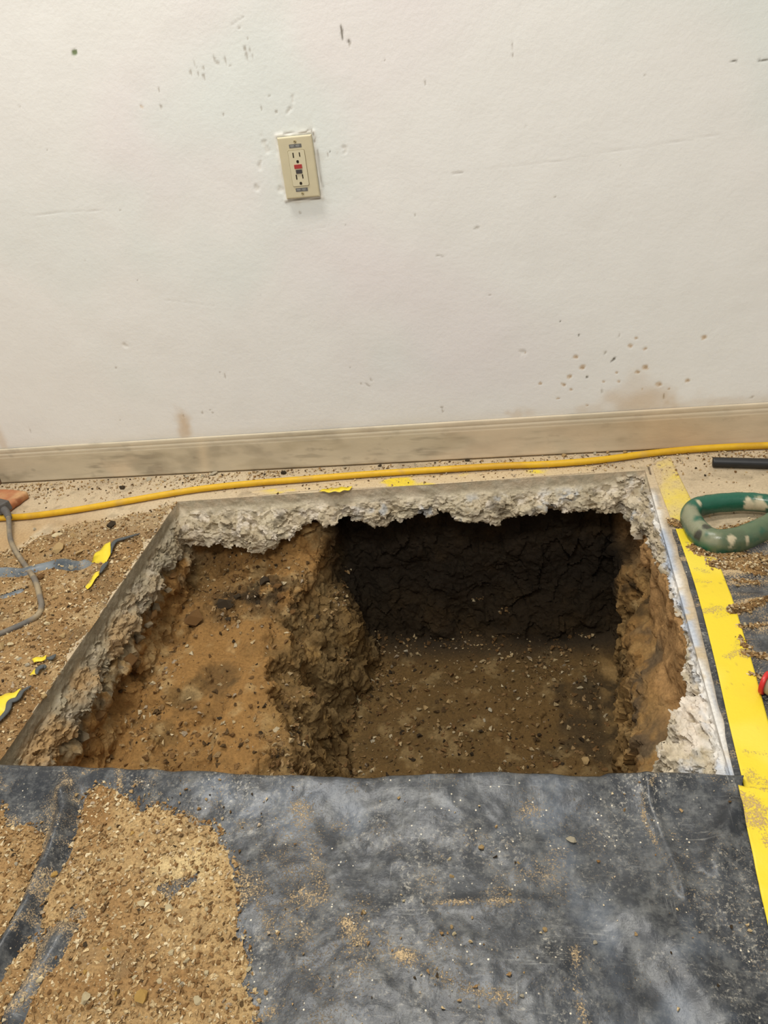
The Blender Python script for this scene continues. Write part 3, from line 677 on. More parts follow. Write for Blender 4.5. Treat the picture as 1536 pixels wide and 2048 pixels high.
    c = mix(c, dark, np.clip(clod * 1.2, 0, 1) * smooth(-.5, .2, fbm(V, 30, 3, 64)) * .85)
    for px, py, pz, r, a in ((-.66, -.52, -.2, .05, .55), (-.70, -.60, -.2, .03, .5), (.14, -.30, -.42, .07, .8), (.10, -.42, -.5, .08, .75), (.12, -.28, -.5, .08, .8), (.225, -.22, -.18, .09, .95), (.20, -.30, -.20, .06, .7)):
        dd = np.sqrt((X - px) ** 2 + (Y - py) ** 2 + (Z - pz) ** 2) / r + .6 * fbm(V, 22, 3, 66)
        c = mix(c, lin(60, 48, 30), smooth(1.2, .5, dd) * a)
    # grey cement crumbs just under the slab, left
    gr = smooth(-.77, -.83, X) * smooth(-.17, -.10, Z)
    c = mix(c, lin(160, 146, 116), gr * smooth(-.2, .4, fbm(V, 28, 3, 67)) * .8)
    # right-hand wall: warm tan upper face
    rt = smooth(.17, .21, X) * smooth(-.24, -.16, Z)
    c = mix(c, lin(172, 134, 88), rt * .75)
    rl = smooth(.12, .16, X) * (1 - smooth(-.24, -.16, Z)) * smooth(-.12, -.2, Y)
    c = mix(c, lin(158, 126, 78), rl * .6 * smooth(-.4, .4, fbm(V * np.array([1, 1, .35]), 30, 3, 68)))
    sb = np.exp(-((Z + .235 + .03 * noise3(V, 9, 71)) / .035) ** 2) * smooth(.13, .17, X) * smooth(-.30, -.40, Y) * smooth(-.80, -.70, Y)
    c = mix(c, lin(84, 72, 56), np.clip(sb, 0, 1) * smooth(-.4, .3, fbm(V, 24, 4, 72)) * .85)
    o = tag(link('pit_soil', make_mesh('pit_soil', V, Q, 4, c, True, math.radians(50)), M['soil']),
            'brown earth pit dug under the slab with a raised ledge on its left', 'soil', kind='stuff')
    return o, V, N
pit, PV, PN = build_soil()

# ------------------------------------------------------------------ plastic sheets
FOLD_A = [(-0.7084, -0.9642), (-0.6719, -1.0145), (-0.6580, -1.0807), (-0.6478, -1.1637), (-0.6492, -1.2196), (-0.6550, -1.2654)]
FOLD_B = [(-0.5849, -1.1661), (-0.5876, -1.2093), (-0.5934, -1.2552), (-0.5993, -1.2925)]
FOLD_C = [(0.1305, -0.9192), (0.1288, -0.9692), (0.1459, -1.0519), (0.1509, -1.0951)]
FOLD_D = [(0.0615, -1.0944), (0.1279, -1.1478), (0.1657, -1.2013), (0.1779, -1.2328)]
FOLD_E = [(0.2356, -0.9588), (0.2109, -1.0085), (0.1831, -1.0626)]
FOLD_G = [(-0.1422, -1.1179), (-0.0597, -1.1092), (0.0096, -1.1073)]
EDGE = [(-1.2219, -0.9255), (-1.0018, -0.9378), (-0.8210, -0.9413), (-0.7531, -0.9403), (-0.6943, -0.9404), (-0.5946, -0.9438), (-0.4920, -0.9443), (-0.4149, -0.9463), (-0.2681, -0.9458), (-0.1636, -0.9374), (-0.0615, -0.9309), (0.0114, -0.9319), (0.0696, -0.9333), (0.0796, -0.9281), (0.1336, -0.9272), (0.1958, -0.9260), (0.2486, -0.9259), (0.2921, -0.9261)]
EX = [q[0] for q in EDGE]; EY = [q[1] for q in EDGE]
def sheet_back(x): return np.interp(x, EX, EY)
def fold(x, y, pts, h, w):
    d, t = seg_dist(x, y, pts)
    return h * np.exp(-(d / w) ** 2) * np.clip(np.minimum(t, 1 - t) * 8 + .15, 0, 1)
def sheet_z(x, y):
    P = P3(x, y)
    t = np.clip(sheet_back(x) - y, -.02, 2)
    z = 0.007 + 0.0045 * fbm(P, 5.5, 3, 71) + 0.0016 * fbm(P, 19, 3, 72) + 0.0016 * ridged(P @ ROT, 13, 2, 73) + 0.0011 * ridged(P @ ROT, 37, 3, 74) * smooth(-.3, .4, fbm(P, 4, 2, 75))
    z = z + 0.012 * np.exp(-(t / .05) ** 2)
    z = z + fold(x, y, FOLD_A, .024, .014) + fold(x, y, FOLD_B, .017, .018) + fold(x, y, FOLD_C, .005, .006) + fold(x, y, FOLD_D, .013, .030)
    z = z + fold(x, y, FOLD_E, .010, .014) + fold(x, y, FOLD_G, .003, .008)
    return np.maximum(z, 0.0035)
DIRT_A = [(-0.6408, -0.9733), (-0.6171, -0.9724), (-0.5533, -1.0012), (-0.5116, -1.0197), (-0.4543, -1.0250), (-0.4243, -1.0539), (-0.4090, -1.0855), (-0.3821, -1.1211), (-0.3581, -1.1696), (-0.3463, -1.1922), (-0.3336, -1.2245), (-0.3150, -1.2582), (-0.2945, -1.2911), (-0.7764, -1.3327), (-1.0558, -0.9997), (-0.8837, -0.9931), (-0.7982, -1.0002), (-0.7589, -1.0307), (-0.7174, -1.0329), (-0.6792, -1.0589), (-0.6463, -1.0801), (-0.6532, -1.0499), (-0.6870, -0.9767), (-0.6592, -0.9930)]
HOLE_1 = [(-0.4914, -1.1176), (-0.4767, -1.1079), (-0.4527, -1.0983), (-0.4450, -1.0909), (-0.4430, -1.1060), (-0.4619, -1.1193), (-0.4673, -1.1315)]
HOLE_2 = [(-0.6008, -1.1463), (-0.5864, -1.1388), (-0.5647, -1.1584), (-0.5697, -1.1689), (-0.5881, -1.1599)]
HOLE_3 = [(-0.6346, -1.1744), (-0.6157, -1.1795), (-0.5932, -1.1634), (-0.5820, -1.2000), (-0.5830, -1.2178), (-0.6035, -1.2134)]
def dirt_front_h(x, y):
    P = P3(x, y)
    wob = 0.010 * fbm(P, 22, 4, 81) + .004 * noise3(P, 110, 82)
    s = poly_sd(x, y, DIRT_A) + wob
    h = 0.0105 * (1 - np.exp(-np.clip(s, -.05, 1) / .035))
    for q in (HOLE_1, HOLE_2, HOLE_3):
        h = np.minimum(h, (-poly_sd(x, y, q) + wob * .5) * 0.4)
    h = h - fold(x, y, FOLD_A, .030, .015) - fold(x, y, FOLD_B, .016, .016)
    return h
def build_front_sheet():
    xs = np.arange(-1.12, 0.275, 0.0029)
    ts = np.concatenate([np.array([-.0005, -.0035, -.0042, -.0030, .0]), np.arange(0.003, 0.42, 0.0029), np.arange(.43, .8, .02)])
    drop = np.zeros(len(ts)); drop[:5] = [.030, .018, .009, .0035, .0008]
    X, T, Q = grid(xs, ts)
    Y = sheet_back(X) - T + 0.0012 * noise3(P3(X, X * 0), 28, 3)
    Z = sheet_z(X, np.minimum(Y, sheet_back(X))) - np.interp(T, ts[5:], 0 * ts[5:]) - np.tile(drop, len(xs))
    # right-hand border of the sheet
    rb = np.interp(Y, *zip(*sorted((b, a) for a, b in [(0.2545, -0.9070), (0.2489, -0.9263), (0.2432, -0.9435), (0.2427, -0.9645), (0.2411, -1.0206), (0.2357, -1.1129), (0.2301, -1.1914), (0.2269, -1.2376)])))
    keep = X < rb + .0028
    X = np.minimum(X, rb); V = np.stack([X, Y, Z], 1)
    P = P3(X, Y)
    c = np.tile(lin(40, 43, 47), (len(X), 1))
    c = mix(c, lin(72, 75, 78), smooth(-.3, .8, fbm(P, 7, 5, 91)) * .7)
    c = mix(c, lin(100, 108, 118), smooth(.15, .8, fbm(P, 16, 5, 92)) * .5)
    c = mix(c, lin(28, 31, 35), smooth(.1, .7, fbm(P, 5, 4, 93)) * .7)
    D = .08 + .36 * smooth(-.1, .7, fbm(P, 6, 5, 94)) + .24 * smooth(0, .8, fbm(P, 28, 4, 95))
    D = D * (1 - .55 * smooth(-.05, .12, X))
    tan = lin(196, 166, 122)
    # trails of tan dust: path, half-width, strength
    for pts, w, a in (([(-0.1374, -1.1170), (-0.0713, -1.1123), (-0.0248, -1.1089)], .004, .9), ([(-0.2414, -1.1450), (-0.2234, -1.1605), (-0.2140, -1.1703)], .010, .9), ([(-0.2128, -1.1527), (-0.1981, -1.1506)], .008, .7),
                      ([(-0.1708, -1.1786), (-0.1361, -1.1828), (-0.1123, -1.2014), (-0.0846, -1.2117), (-0.0499, -1.2161)], .009, 1), ([(-0.1353, -1.1800), (-0.1211, -1.1952)], .012, .9), ([(0.0234, -1.1605), (0.0225, -1.1923), (0.0253, -1.2122), (0.0297, -1.2359)], .006, .9),
                      ([(-0.3285, -0.9998), (-0.3118, -1.0410), (-0.3004, -1.0761)], .020, .75), ([(-0.3592, -1.0051), (-0.3202, -1.0487)], .02, .45), ([(-0.0837, -1.1669), (-0.0671, -1.1613), (-0.0724, -1.1727)], .012, .6), ([(-0.0209, -1.2007), (-0.0131, -1.2078)], .006, .5),
                      ([(0.1365, -0.9124), (0.1417, -0.9300), (0.1319, -0.9461)], .003, .9), ([(0.1196, -0.9543), (0.1197, -0.9916), (0.1373, -1.0523), (0.1408, -1.0836)], .004, .7), ([(0.1755, -1.1281), (0.1863, -1.1383), (0.2128, -1.1228)], .006, .6),
                      ([(0.1898, -0.9164), (0.2087, -0.9316), (0.2322, -0.9500)], .010, .6), ([(-0.6329, -0.9297), (-0.6081, -0.9694)], .006, .9), ([(-0.5581, -0.9562), (-0.5582, -0.9365)], .005, .8), ([(-0.7171, -0.9370), (-0.6793, -0.9852), (-0.6649, -0.9975)], .006, .9),
                      ([(-0.0063, -1.0667), (0.0048, -1.0854)], .025, .45), ([(0.1476, -1.0046), (0.1687, -1.0506)], .005, .6), ([(0.2083, -1.1632), (0.2200, -1.1675)], .010, .6), ([(-0.1436, -1.0327), (-0.1355, -1.0534)], .008, .5), ([(-0.3719, -1.0364), (-0.3494, -1.0925)], .012, .35),
                      ([(-0.1964, -1.0280), (-0.1978, -1.0426)], .008, .5), ([(-0.1594, -0.9321), (-0.1563, -0.9808)], .004, .45), ([(-0.3133, -1.2121), (-0.2716, -1.2507)], .02, .3)):
        d, _ = seg_dist(X, Y, pts)
        k = np.exp(-(d / (w * 1.25)) ** 2) * a * (.75 + .55 * fbm(P, 34, 4, 98))
        D = np.maximum(D, .60 * k) + .04 * np.exp(-(d / (w * 3.5)) ** 2) * a
    # dusting beside the dirt heap and scattered faint tan clouds
    s = poly_sd(X, Y, DIRT_A)
    D = np.maximum(D, .55 * smooth(-.10, .0, s) * smooth(-.5, .5, fbm(P, 30, 4, 99)))
    dd, _ = seg_dist(X, Y, [(0.0862, -1.1226), (0.1279, -1.1638), (0.1598, -1.2065)]); D = D * (1 - .8 * np.exp(-(dd / .05) ** 2))
    c = np.hstack([c, D[:, None]])
    V, Q, c = compact(V, Q, keep, c)
    o = link('plastic_sheet', make_mesh('plastic_sheet', V, Q, 4, c), M['sheet'])
    sol = o.modifiers.new('thickness', 'SOLIDIFY'); sol.thickness = 0.0012; sol.offset = 1
    return tag(o, 'large dusty black plastic sheet lying in front of the hole', 'sheet')
build_front_sheet()

BANDS = [([(0.2867, -0.4068), (0.3176, -0.4178), (0.3474, -0.4377), (0.3983, -0.4549), (0.4783, -0.4699)], .022, .007), ([(0.3100, -0.4557), (0.3652, -0.4697), (0.4443, -0.4772)], .016, .006), ([(0.3341, -0.4988), (0.3682, -0.5084)], .004, .002), ([(0.3092, -0.5841), (0.3324, -0.5769), (0.3540, -0.5671), (0.3932, -0.5498), (0.4555, -0.5462)], .008, .007),
         ([(0.3127, -0.6239), (0.3565, -0.6221)], .003, .0015), ([(0.3074, -0.6477), (0.3110, -0.6708)], .006, .003), ([(0.3074, -0.6865), (0.3381, -0.6954), (0.3946, -0.7042)], .006, .004), ([(0.2505, -0.3107), (0.2641, -0.3186), (0.2788, -0.3300), (0.2866, -0.3374)], .009, .005),
         ([(0.3043, -0.7307), (0.3169, -0.7359)], .004, .002), ([(0.3375, -0.3624), (0.3741, -0.3562), (0.4126, -0.3417)], .020, .004)]
def right_h(x, y):
    P = P3(x, y); h = np.full(np.shape(x), -1.)
    n = .6 * fbm(P, 34, 3, 181)
    for pts, w, hh in BANDS:
        d, _ = seg_dist(x, y, pts); h = np.maximum(h, hh * (1 - d / w + n * .8))
    return np.minimum(h, .012)
RS_EDGE = [(0.2555, -0.3321), (0.2556, -0.4148), (0.2558, -0.5461), (0.2517, -0.7040), (0.2469, -0.8245), (0.2411, -0.9344), (0.2405, -0.9791)]
def right_z(x, y):
    P = P3(x, y)
    z = 0.0042 + 0.0042 * np.sin((y + .12 * (x - .3)) * 78 + 1.2 * noise3(P, 5, 111)) * smooth(.30, .36, x) + 0.0018 * fbm(P3(x * .4, y), 26, 3, 112) * smooth(.27, .32, x)
    return np.maximum(z, .0025)
def build_right_sheet():
    X, Y, Q = grid(np.arange(.225, .80, .0035), np.arange(-1.12, -.27, .0035))
    rb = np.interp(Y, *zip(*sorted((b, a) for a, b in RS_EDGE)))
    top = np.interp(X, *zip(*[(0.2523, -0.3354), (0.3045, -0.3487), (0.3426, -0.3374), (0.4298, -0.3291), (0.5751, -0.3181)])) + .004 * noise3(P3(X, X * 0), 25, 4)
    rb = rb + .0025 * noise3(P3(Y, Y * 0), 30, 2)
    keep = (X > rb - .0034) & (Y < top + .0034); X = np.maximum(X, rb); Y = np.minimum(Y, top)
    P = P3(X, Y); PS = P3(X * .35, Y)
    c = np.tile(lin(42, 44, 48), (len(X), 1))
    c = mix(c, lin(76, 76, 76), smooth(-.1, .8, fbm(PS, 24, 4, 113)) * .7)
    D = .08 + .42 * smooth(.0, .8, fbm(PS, 40, 4, 114)) + .5 * np.clip(right_h(X, Y) * 60 + .8, 0, 1)
    c = np.hstack([c, D[:, None]])
    V = np.stack([X, Y, right_z(X, Y)], 1)
    V, Q, c = compact(V, Q, keep, c)
    o = link('plastic_sheet', make_mesh('plastic_sheet', V, Q, 4, c), M['sheet'])
    sol = o.modifiers.new('thickness', 'SOLIDIFY'); sol.thickness = 0.0012; sol.offset = 1
    return tag(o, 'rippled black plastic sheet under the yellow tape, right of the hole', 'sheet')
build_right_sheet()

LS_TOP = [(-1.4385, -0.4664), (-1.2634, -0.4454), (-1.1519, -0.4261), (-1.0853, -0.4250), (-1.0587, -0.4081), (-1.0245, -0.3931), (-0.9563, -0.4086)]
def left_sheet_z(x, y):
    P = P3(x, y)
    d, t = seg_dist(x, y, LS_TOP)
    d2, _ = seg_dist(x, y, [(-1.0824, -0.5189), (-1.0541, -0.4983)])
    return 0.004 + .0015 * fbm(P, 12, 3, 121) + .020 * np.exp(-((d - .012) / .018) ** 2) * (1 + .3 * noise3(P, 22, 122)) + .012 * np.exp(-(d2 / .014) ** 2)
LEFT_DIRT = [(-1.6588, -0.2814), (-1.3103, -0.2999), (-1.1436, -0.3578), (-1.1513, -0.2673), (-1.0948, -0.2391), (-1.0023, -0.2019), (-0.9131, -0.1839), (-0.8580, -0.1612), (-0.8439, -0.1577), (-0.8489, -0.3048), (-0.8505, -0.4596), (-0.8472, -0.6634), (-0.8466, -0.8002), (-0.8472, -0.9150), (-0.8502, -0.9918), (-1.1631, -1.0038)]
def dirt_left_h(x, y):
    P = P3(x, y)
    wob = .016 * fbm(P, 16, 4, 131)
    s = poly_sd(x, y, LEFT_DIRT) + wob - .004
    edge = np.minimum(0.010, s * .22)
    cut = CUT_L - .002 - x                                # thins out towards the saw cut
    h = np.minimum(edge, .0016 + cut * .10)
    d, t = seg_dist(x, y, LS_TOP)
    h = h - .014 * np.exp(-((d - .012) / .022) ** 2) * smooth(-.9, -.1, noise3(P, 14, 132) + .2)
    d2, _ = seg_dist(x, y, [(-1.0824, -0.5189), (-1.0541, -0.4983)])
    return h - .016 * np.exp(-(d2 / .010) ** 2)
def ls_mask(x, y):
    yt = np.interp(x, *zip(*LS_TOP))
    return (y < yt) & (x < -.872 + .006 * noise3(P3(y, y * 0), 22, 4))
def left_base(x, y):
    return np.where(ls_mask(x, y), left_sheet_z(x, y), 0.0005)
def build_left_sheet():
    X, Y, Q = grid(np.arange(-1.45, -.86, .004), np.arange(-1.0, -.36, .004))
    P = P3(X, Y)
    c = mix(np.tile(lin(70, 78, 84), (len(X), 1)), lin(120, 128, 132), smooth(-.2, .7, fbm(P, 24, 4, 123)) * .8)
    c = np.hstack([c, (.1 + .4 * smooth(0, .8, fbm(P, 50, 3, 124)))[:, None]])
    V = np.stack([X, Y, left_sheet_z(X, Y)], 1)
    V, Q, c = compact(V, Q, ls_mask(X, Y), c)
    o = link('plastic_sheet', make_mesh('plastic_sheet', V, Q, 4, c), M['sheet'])
    sol = o.modifiers.new('thickness', 'SOLIDIFY'); sol.thickness = 0.0012; sol.offset = 1
    return tag(o, 'blue-grey plastic sheet mostly buried under dirt, left of the hole', 'sheet')
build_left_sheet()

# ------------------------------------------------------------------ loose dirt with its grains
GRAIN = []
for k in range(10):
    me = hull_mesh('grain', 300 + k, 7, (1, .85, .6)); me.calc_loop_triangles()
    v = np.array([q.co[:] for q in me.vertices]); t = np.array([q.vertices[:] for q in me.loop_triangles]); GRAIN.append((v, t))
    bpy.data.meshes.remove(me)
def grains(pts, size, colour):
    """one merged set of small angular grains; returns vertices, triangles, vertex colours"""
    n = len(pts); Vs, Ts, Cs = [], [], []; off = 0
    which = rng.integers(0, len(GRAIN), n)
    for k, (v, t) in enumerate(GRAIN):
        s = np.nonzero(which == k)[0]
        if not len(s): continue
        a = rng.uniform(0, 6.283, len(s)); b = rng.uniform(-.5, .5, len(s))
        ca, sa, cb, sb = np.cos(a), np.sin(a), np.cos(b), np.sin(b)
        R = np.zeros((len(s), 3, 3))
        R[:, 0, 0] = ca; R[:, 0, 1] = -sa * cb; R[:, 0, 2] = sa * sb
        R[:, 1, 0] = sa; R[:, 1, 1] = ca * cb; R[:, 1, 2] = -ca * sb
        R[:, 2, 1] = sb; R[:, 2, 2] = cb
        W3 = np.einsum('nij,vj->nvi', R, v) * size[s][:, None, None] + pts[s][:, None, :]
        Vs.append(W3.reshape(-1, 3)); Ts.append((t[None] + (np.arange(len(s)) * len(v))[:, None, None]).reshape(-1, 3) + off)
        Cs.append(np.repeat(colour[s], len(v), 0)); off += len(s) * len(v)
    return np.vstack(Vs), np.vstack(Ts), np.vstack(Cs)
PAL = np.array([lin(*c) for c in ((164, 130, 86), (184, 152, 106), (210, 184, 138), (228, 208, 168), (138, 104, 64), (102, 79, 50), (70, 57, 40), (188, 168, 140))])
def grain_colours(n, weights):
    w = np.array(weights, float); c = PAL[rng.choice(len(PAL), n, p=w / w.sum())]
    return c * rng.uniform(.82, 1.12, (n, 1))
W_LEFT = (5, 5, 5, 3, 3.5, 1.3, .6, 1); W_FRONT = (6, 7, 5, 3, 3.5, .8, .25, .6); W_BACK = (3, 4, 4, 2, 2, 1.5, 1, 4); W_PIT = (4, 3, 2, .8, 4, 3, 1.6, .6)
def gsize(n, lo, hi, power=3.0):
    return lo + (hi - lo) * rng.random(n) ** power
def stuff(name, label, mat, surf, gr, cat='dirt'):
    """one object: height-field quads (or None) plus grains"""
    V, F_, C_, cnt = [], [], [], []; off = 0
    if surf is not None:
        v, q, c = surf; V.append(v); F_.append(q.ravel()); cnt.append(np.full(len(q), 4)); C_.append(c); off = len(v)
    gv, gt, gc = gr; V.append(gv); F_.append((gt + off).ravel()); cnt.append(np.full(len(gt), 3)); C_.append(gc)
    sm = np.concatenate([np.full(len(a), i == 0 and surf is not None) for i, a in enumerate(cnt)])
    return tag(link(name, make_mesh(name, np.vstack(V), np.concatenate(F_), np.concatenate(cnt), np.vstack(C_), sm), mat), label, cat, kind='stuff')
def field(xs, ys, hfun, base, colour, seed):
    X, Y, Q = grid(xs, ys); h = hfun(X, Y); P = P3(X, Y)
    z = base(X, Y) + np.maximum(h, -.002) + np.clip(h * 60, 0, 1) * (.0022 * fbm(P, 45, 3, seed) + .0016 * noise3(P, 190, seed + 1) + .0012 * np.abs(noise3(P, 330, seed + 2)))
    V = np.stack([X, Y, z], 1)
    return compact(V, Q, h > -.0008, colour(X, Y, P))
def scatter_on(n, box, hfun, base, lo, hi, weights, edge=-.004, lift=.25, power=3.0, dens=None):
    x = rng.uniform(box[0], box[1], n); y = rng.uniform(box[2], box[3], n); h = hfun(x, y)
    k = h > edge + rng.random(n) ** 2 * .006
    if dens is not None: k &= rng.random(n) < dens(x, y)
    x, y, h = x[k], y[k], h[k]; s = gsize(len(x), lo, hi, power)
    z = base(x, y) + np.maximum(h, 0) + s * lift
    return grains(np.stack([x, y, z], 1), s, grain_colours(len(x), weights))

def front_colour(x, y, P):
    c = mix(np.tile(lin(164, 129, 84), (len(x), 1)), lin(142, 105, 62), smooth(-.2, .6, fbm(P, 9, 4, 141)) * .8)
    c = mix(c, lin(192, 162, 114), smooth(0, .7, fbm(P, 14, 4, 142)) * .7)
    s = poly_sd(x, y, DIRT_A)
    c = mix(c, lin(200, 170, 120), smooth(.09, .0, s) * smooth(-.62, -.50, x) * .7)
    d, _ = seg_dist(x, y, [(-0.4544, -1.0844), (-0.4812, -1.0964)])
    c = mix(c, lin(220, 194, 142), np.exp(-(d / .03) ** 2) * .9)
    return mix(c, lin(128, 104, 74), smooth(.3, .8, fbm(P, 30, 3, 143)) * .5)
stuff('dirt_heap', 'tan sandy dirt heaped on the black sheet, lower left', M['dirt'],
      field(np.arange(-.92, -.26, .0026), np.arange(-1.40, -.95, .0026), dirt_front_h, sheet_z, front_colour, 150),
      scatter_on(44000, (-.92, -.26, -1.34, -.95), dirt_front_h, sheet_z, .0007, .0056, W_FRONT, power=5.5))
def left_colour(x, y, P):
    c = mix(np.tile(lin(162, 129, 86), (len(x), 1)), lin(134, 102, 64), smooth(-.2, .6, fbm(P, 9, 4, 151)) * .8)
    c = mix(c, lin(188, 162, 120), smooth(0, .7, fbm(P, 16, 4, 152)) * .6)
    c = mix(c, lin(188, 166, 130), smooth(-.35, -.2, y) * .7)
    return mix(c, lin(104, 84, 58), smooth(.2, .8, fbm(P, 22, 4, 153)) * .5)
stuff('loose_dirt', 'gravelly brown dirt strewn over the floor left of the hole', M['dirt'],
      field(np.arange(-1.50, -.842, .0032), np.arange(-1.02, -.14, .0032), dirt_left_h, left_base, left_colour, 160),
      scatter_on(36000, (-1.45, -.845, -.98, -.14), dirt_left_h, left_base, .0008, .0062, W_LEFT, power=4.6))
# crumbs between baseboard and hole, and on the bare floor at the right
def back_h(x, y): return .001 - .02 * np.clip(y - back_cut(x) + .004, -1, 0) * 0 + np.where(y > back_cut(x) + .004, 0, -1)
def zero(x, y): return np.zeros(np.shape(x)) + .0004
xg = rng.uniform(-1.42, .62, 9000); yg = -.010 - np.abs(rng.normal(0, .05, 9000)) - .004
k = (yg > back_cut(xg) + .004) | (xg < CUT_L - .01) | (xg > CUT_R + .02)
k &= rng.random(9000) < .45 + .55 * smooth(-.1, .5, fbm(P3(xg, yg), 9, 3, 171))
xg, yg = xg[k], yg[k]; sg = gsize(len(xg), .0007, .0055, 4.5)
xr = rng.uniform(.27, .62, 500); yr = rng.uniform(-.30, -.02, 500); sr = gsize(500, .0007, .004, 4)
xa = np.concatenate([xg, xr]); ya = np.concatenate([yg, yr]); sa_ = np.concatenate([sg, sr])
stuff('crumbs', 'concrete crumbs scattered along the foot of the baseboard', M['dirt'], None,
      grains(np.stack([xa, ya, .0006 + sa_ * .3], 1), sa_, grain_colours(len(xa), W_BACK)), 'crumbs')
# dirt bands on the right-hand sheet
def right_base(x, y): return right_z(x, y) + .002
def right_colour(x, y, P):
    return mix(np.tile(lin(160, 124, 78), (len(x), 1)), lin(112, 86, 54), smooth(-.2, .6, fbm(P, 30, 3, 182)) * .8)
stuff('dirt_bands', 'brown gravel lying in rows on the rippled sheet, right', M['dirt'],
      field(np.arange(.25, .76, .0028), np.arange(-.78, -.25, .0026), right_h, right_base, right_colour, 190),
      scatter_on(60000, (.25, .75, -.78, -.25), right_h, right_base, .001, .0055, W_LEFT, edge=-.0015, power=3.2))
# grains lying on the sheet in front
def front_any(x, y): return np.where((y < sheet_back(x) - .006) & (x < .24), .0, -1.)
def near_heap(x, y):
    return .10 + .9 * np.exp(-np.abs(poly_sd(x, y, DIRT_A)) / .03) + .5 * smooth(.3, .9, fbm(P3(x, y), 14, 3, 195))
stuff('sheet_crumbs', 'pale crumbs sprinkled over the black sheet in front', M['dirt'], None,
      scatter_on(4200, (-.62, .24, -1.30, -.93), front_any, lambda x, y: sheet_z(x, y) + .0008, .0006, .0042, W_BACK, power=5, dens=near_heap), 'crumbs')
# rubble in the pit
up = np.nonzero((PN[:, 2] > .55) & (PV[:, 2] < -.13) & (PV[:, 1] > -.80) & (PV[:, 0] < .14))[0]
wgt = np.where(PV[up, 0] > -.5, 1.0, .38) * (.35 + smooth(-.2, .6, fbm(PV[up], 7, 3, 196)))
sel = rng.choice(up, 11000, p=wgt / wgt.sum()); ps = gsize(len(sel), .0012, .0105, 5.5)
pp = PV[sel] + rng.normal(0, .0015, (len(sel), 3)); pp[:, 2] += ps * .25
pc = grain_colours(len(sel), W_PIT); pc *= np.where(PV[sel, 0] > -.47, .66, .8)[:, None]
stuff('rubble', 'small stones and crumbs strewn over the bottom of the pit', M['dirt'], None, grains(pp, ps, pc), 'rubble')

# ------------------------------------------------------------------ yellow tape
def ribbon(name, left, right, zfun, colour, label, nl=120, nw=22, jag=(0, 0), group=None, thick=.0007):
    L = catmull([(*q, 0) for q in left], 24)[:, :2]; R = catmull([(*q, 0) for q in right], 24)[:, :2]
    def res(a, n):
        s = np.concatenate([[0], np.cumsum(np.hypot(*np.diff(a, axis=0).T))]); u = np.linspace(0, s[-1], n)
        return np.stack([np.interp(u, s, a[:, 0]), np.interp(u, s, a[:, 1])], 1)
    L, R = res(L, nl), res(R, nl); t = np.linspace(0, 1, nw)
    A = L[:, None] * (1 - t[None, :, None]) + R[:, None] * t[None, :, None]
    u = np.linspace(0, 1, nl)
    dirv = (L[-1] - L[0]) / np.linalg.norm(L[-1] - L[0])
    j0 = np.array([random.uniform(-1, 1) for _ in range(nw)]) * jag[0]; j1 = np.array([random.uniform(-1, 1) for _ in range(nw)]) * jag[1]
    A = A + dirv[None, None] * (j0[None, :, None] * np.clip(1 - u * 12, 0, 1)[:, None, None] + j1[None, :, None] * np.clip(1 - (1 - u) * 12, 0, 1)[:, None, None])
    X, Y = A[..., 0].ravel(), A[..., 1].ravel(); i = np.arange(nl * nw).reshape(nl, nw)
    Q = np.stack([i[:-1, :-1], i[1:, :-1], i[1:, 1:], i[:-1, 1:]], -1).reshape(-1, 4)
    Uu = np.repeat(u, nw); Tt = np.tile(t, nl)
    V = np.stack([X, Y, zfun(X, Y)], 1)
    nrm = np.cross(V[Q[0, 1]] - V[Q[0, 0]], V[Q[0, 2]] - V[Q[0, 0]])
    if nrm[2] < 0: Q = Q[:, ::-1]
    o = link(name, make_mesh(name, V, Q, 4, colour(X, Y, Uu, Tt)), M['tape'])
    sol = o.modifiers.new('thickness', 'SOLIDIFY'); sol.thickness = thick; sol.offset = 1
    return tag(o, label, 'tape', group)
YEL = lin(228, 202, 44); DUSTY = lin(206, 180, 138)
def tape_clean(x, y, u, t):
    P = P3(x, y)
    c = mix(np.tile(YEL, (len(x), 1)), lin(228, 198, 48), smooth(0, .7, fbm(P, 20, 3, 201)) * .6)
    c = mix(c, lin(232, 212, 84), smooth(.2, .8, fbm(P, 9, 3, 202)) * .5)
    D = .02 + .14 * smooth(.2, .9, fbm(P, 12, 4, 205))
    for pts, w, a in (([(0.2757, -0.3999), (0.2925, -0.4134), (0.3109, -0.4299)], .010, .9), ([(0.2754, -0.4692), (0.2907, -0.4771)], .006, .7), ([(0.2689, -0.5051), (0.2896, -0.5086)], .007, .7), ([(0.2585, -0.5882), (0.2805, -0.5835), (0.3072, -0.5790)], .007, .9), ([(0.2814, -0.5988), (0.2978, -0.5940)], .008, .6),
                      ([(0.2819, -0.6909), (0.2975, -0.6820), (0.3049, -0.6909)], .007, .85), ([(0.2964, -0.6707), (0.3057, -0.6616)], .006, .6), ([(0.2638, -0.8770), (0.2881, -0.8806)], .005, .7), ([(0.2636, -0.9179), (0.2770, -0.9253)], .010, .8)):
        d, _ = seg_dist(x, y, pts); D = np.maximum(D, .6 * smooth(1.7, .3, d / w + .7 * fbm(P, 60, 3, 203)) * a)
    return np.hstack([mix(c, lin(150, 118, 60), smooth(.75, 1.0, noise3(P, 120, 204)) * .7), D[:, None]])
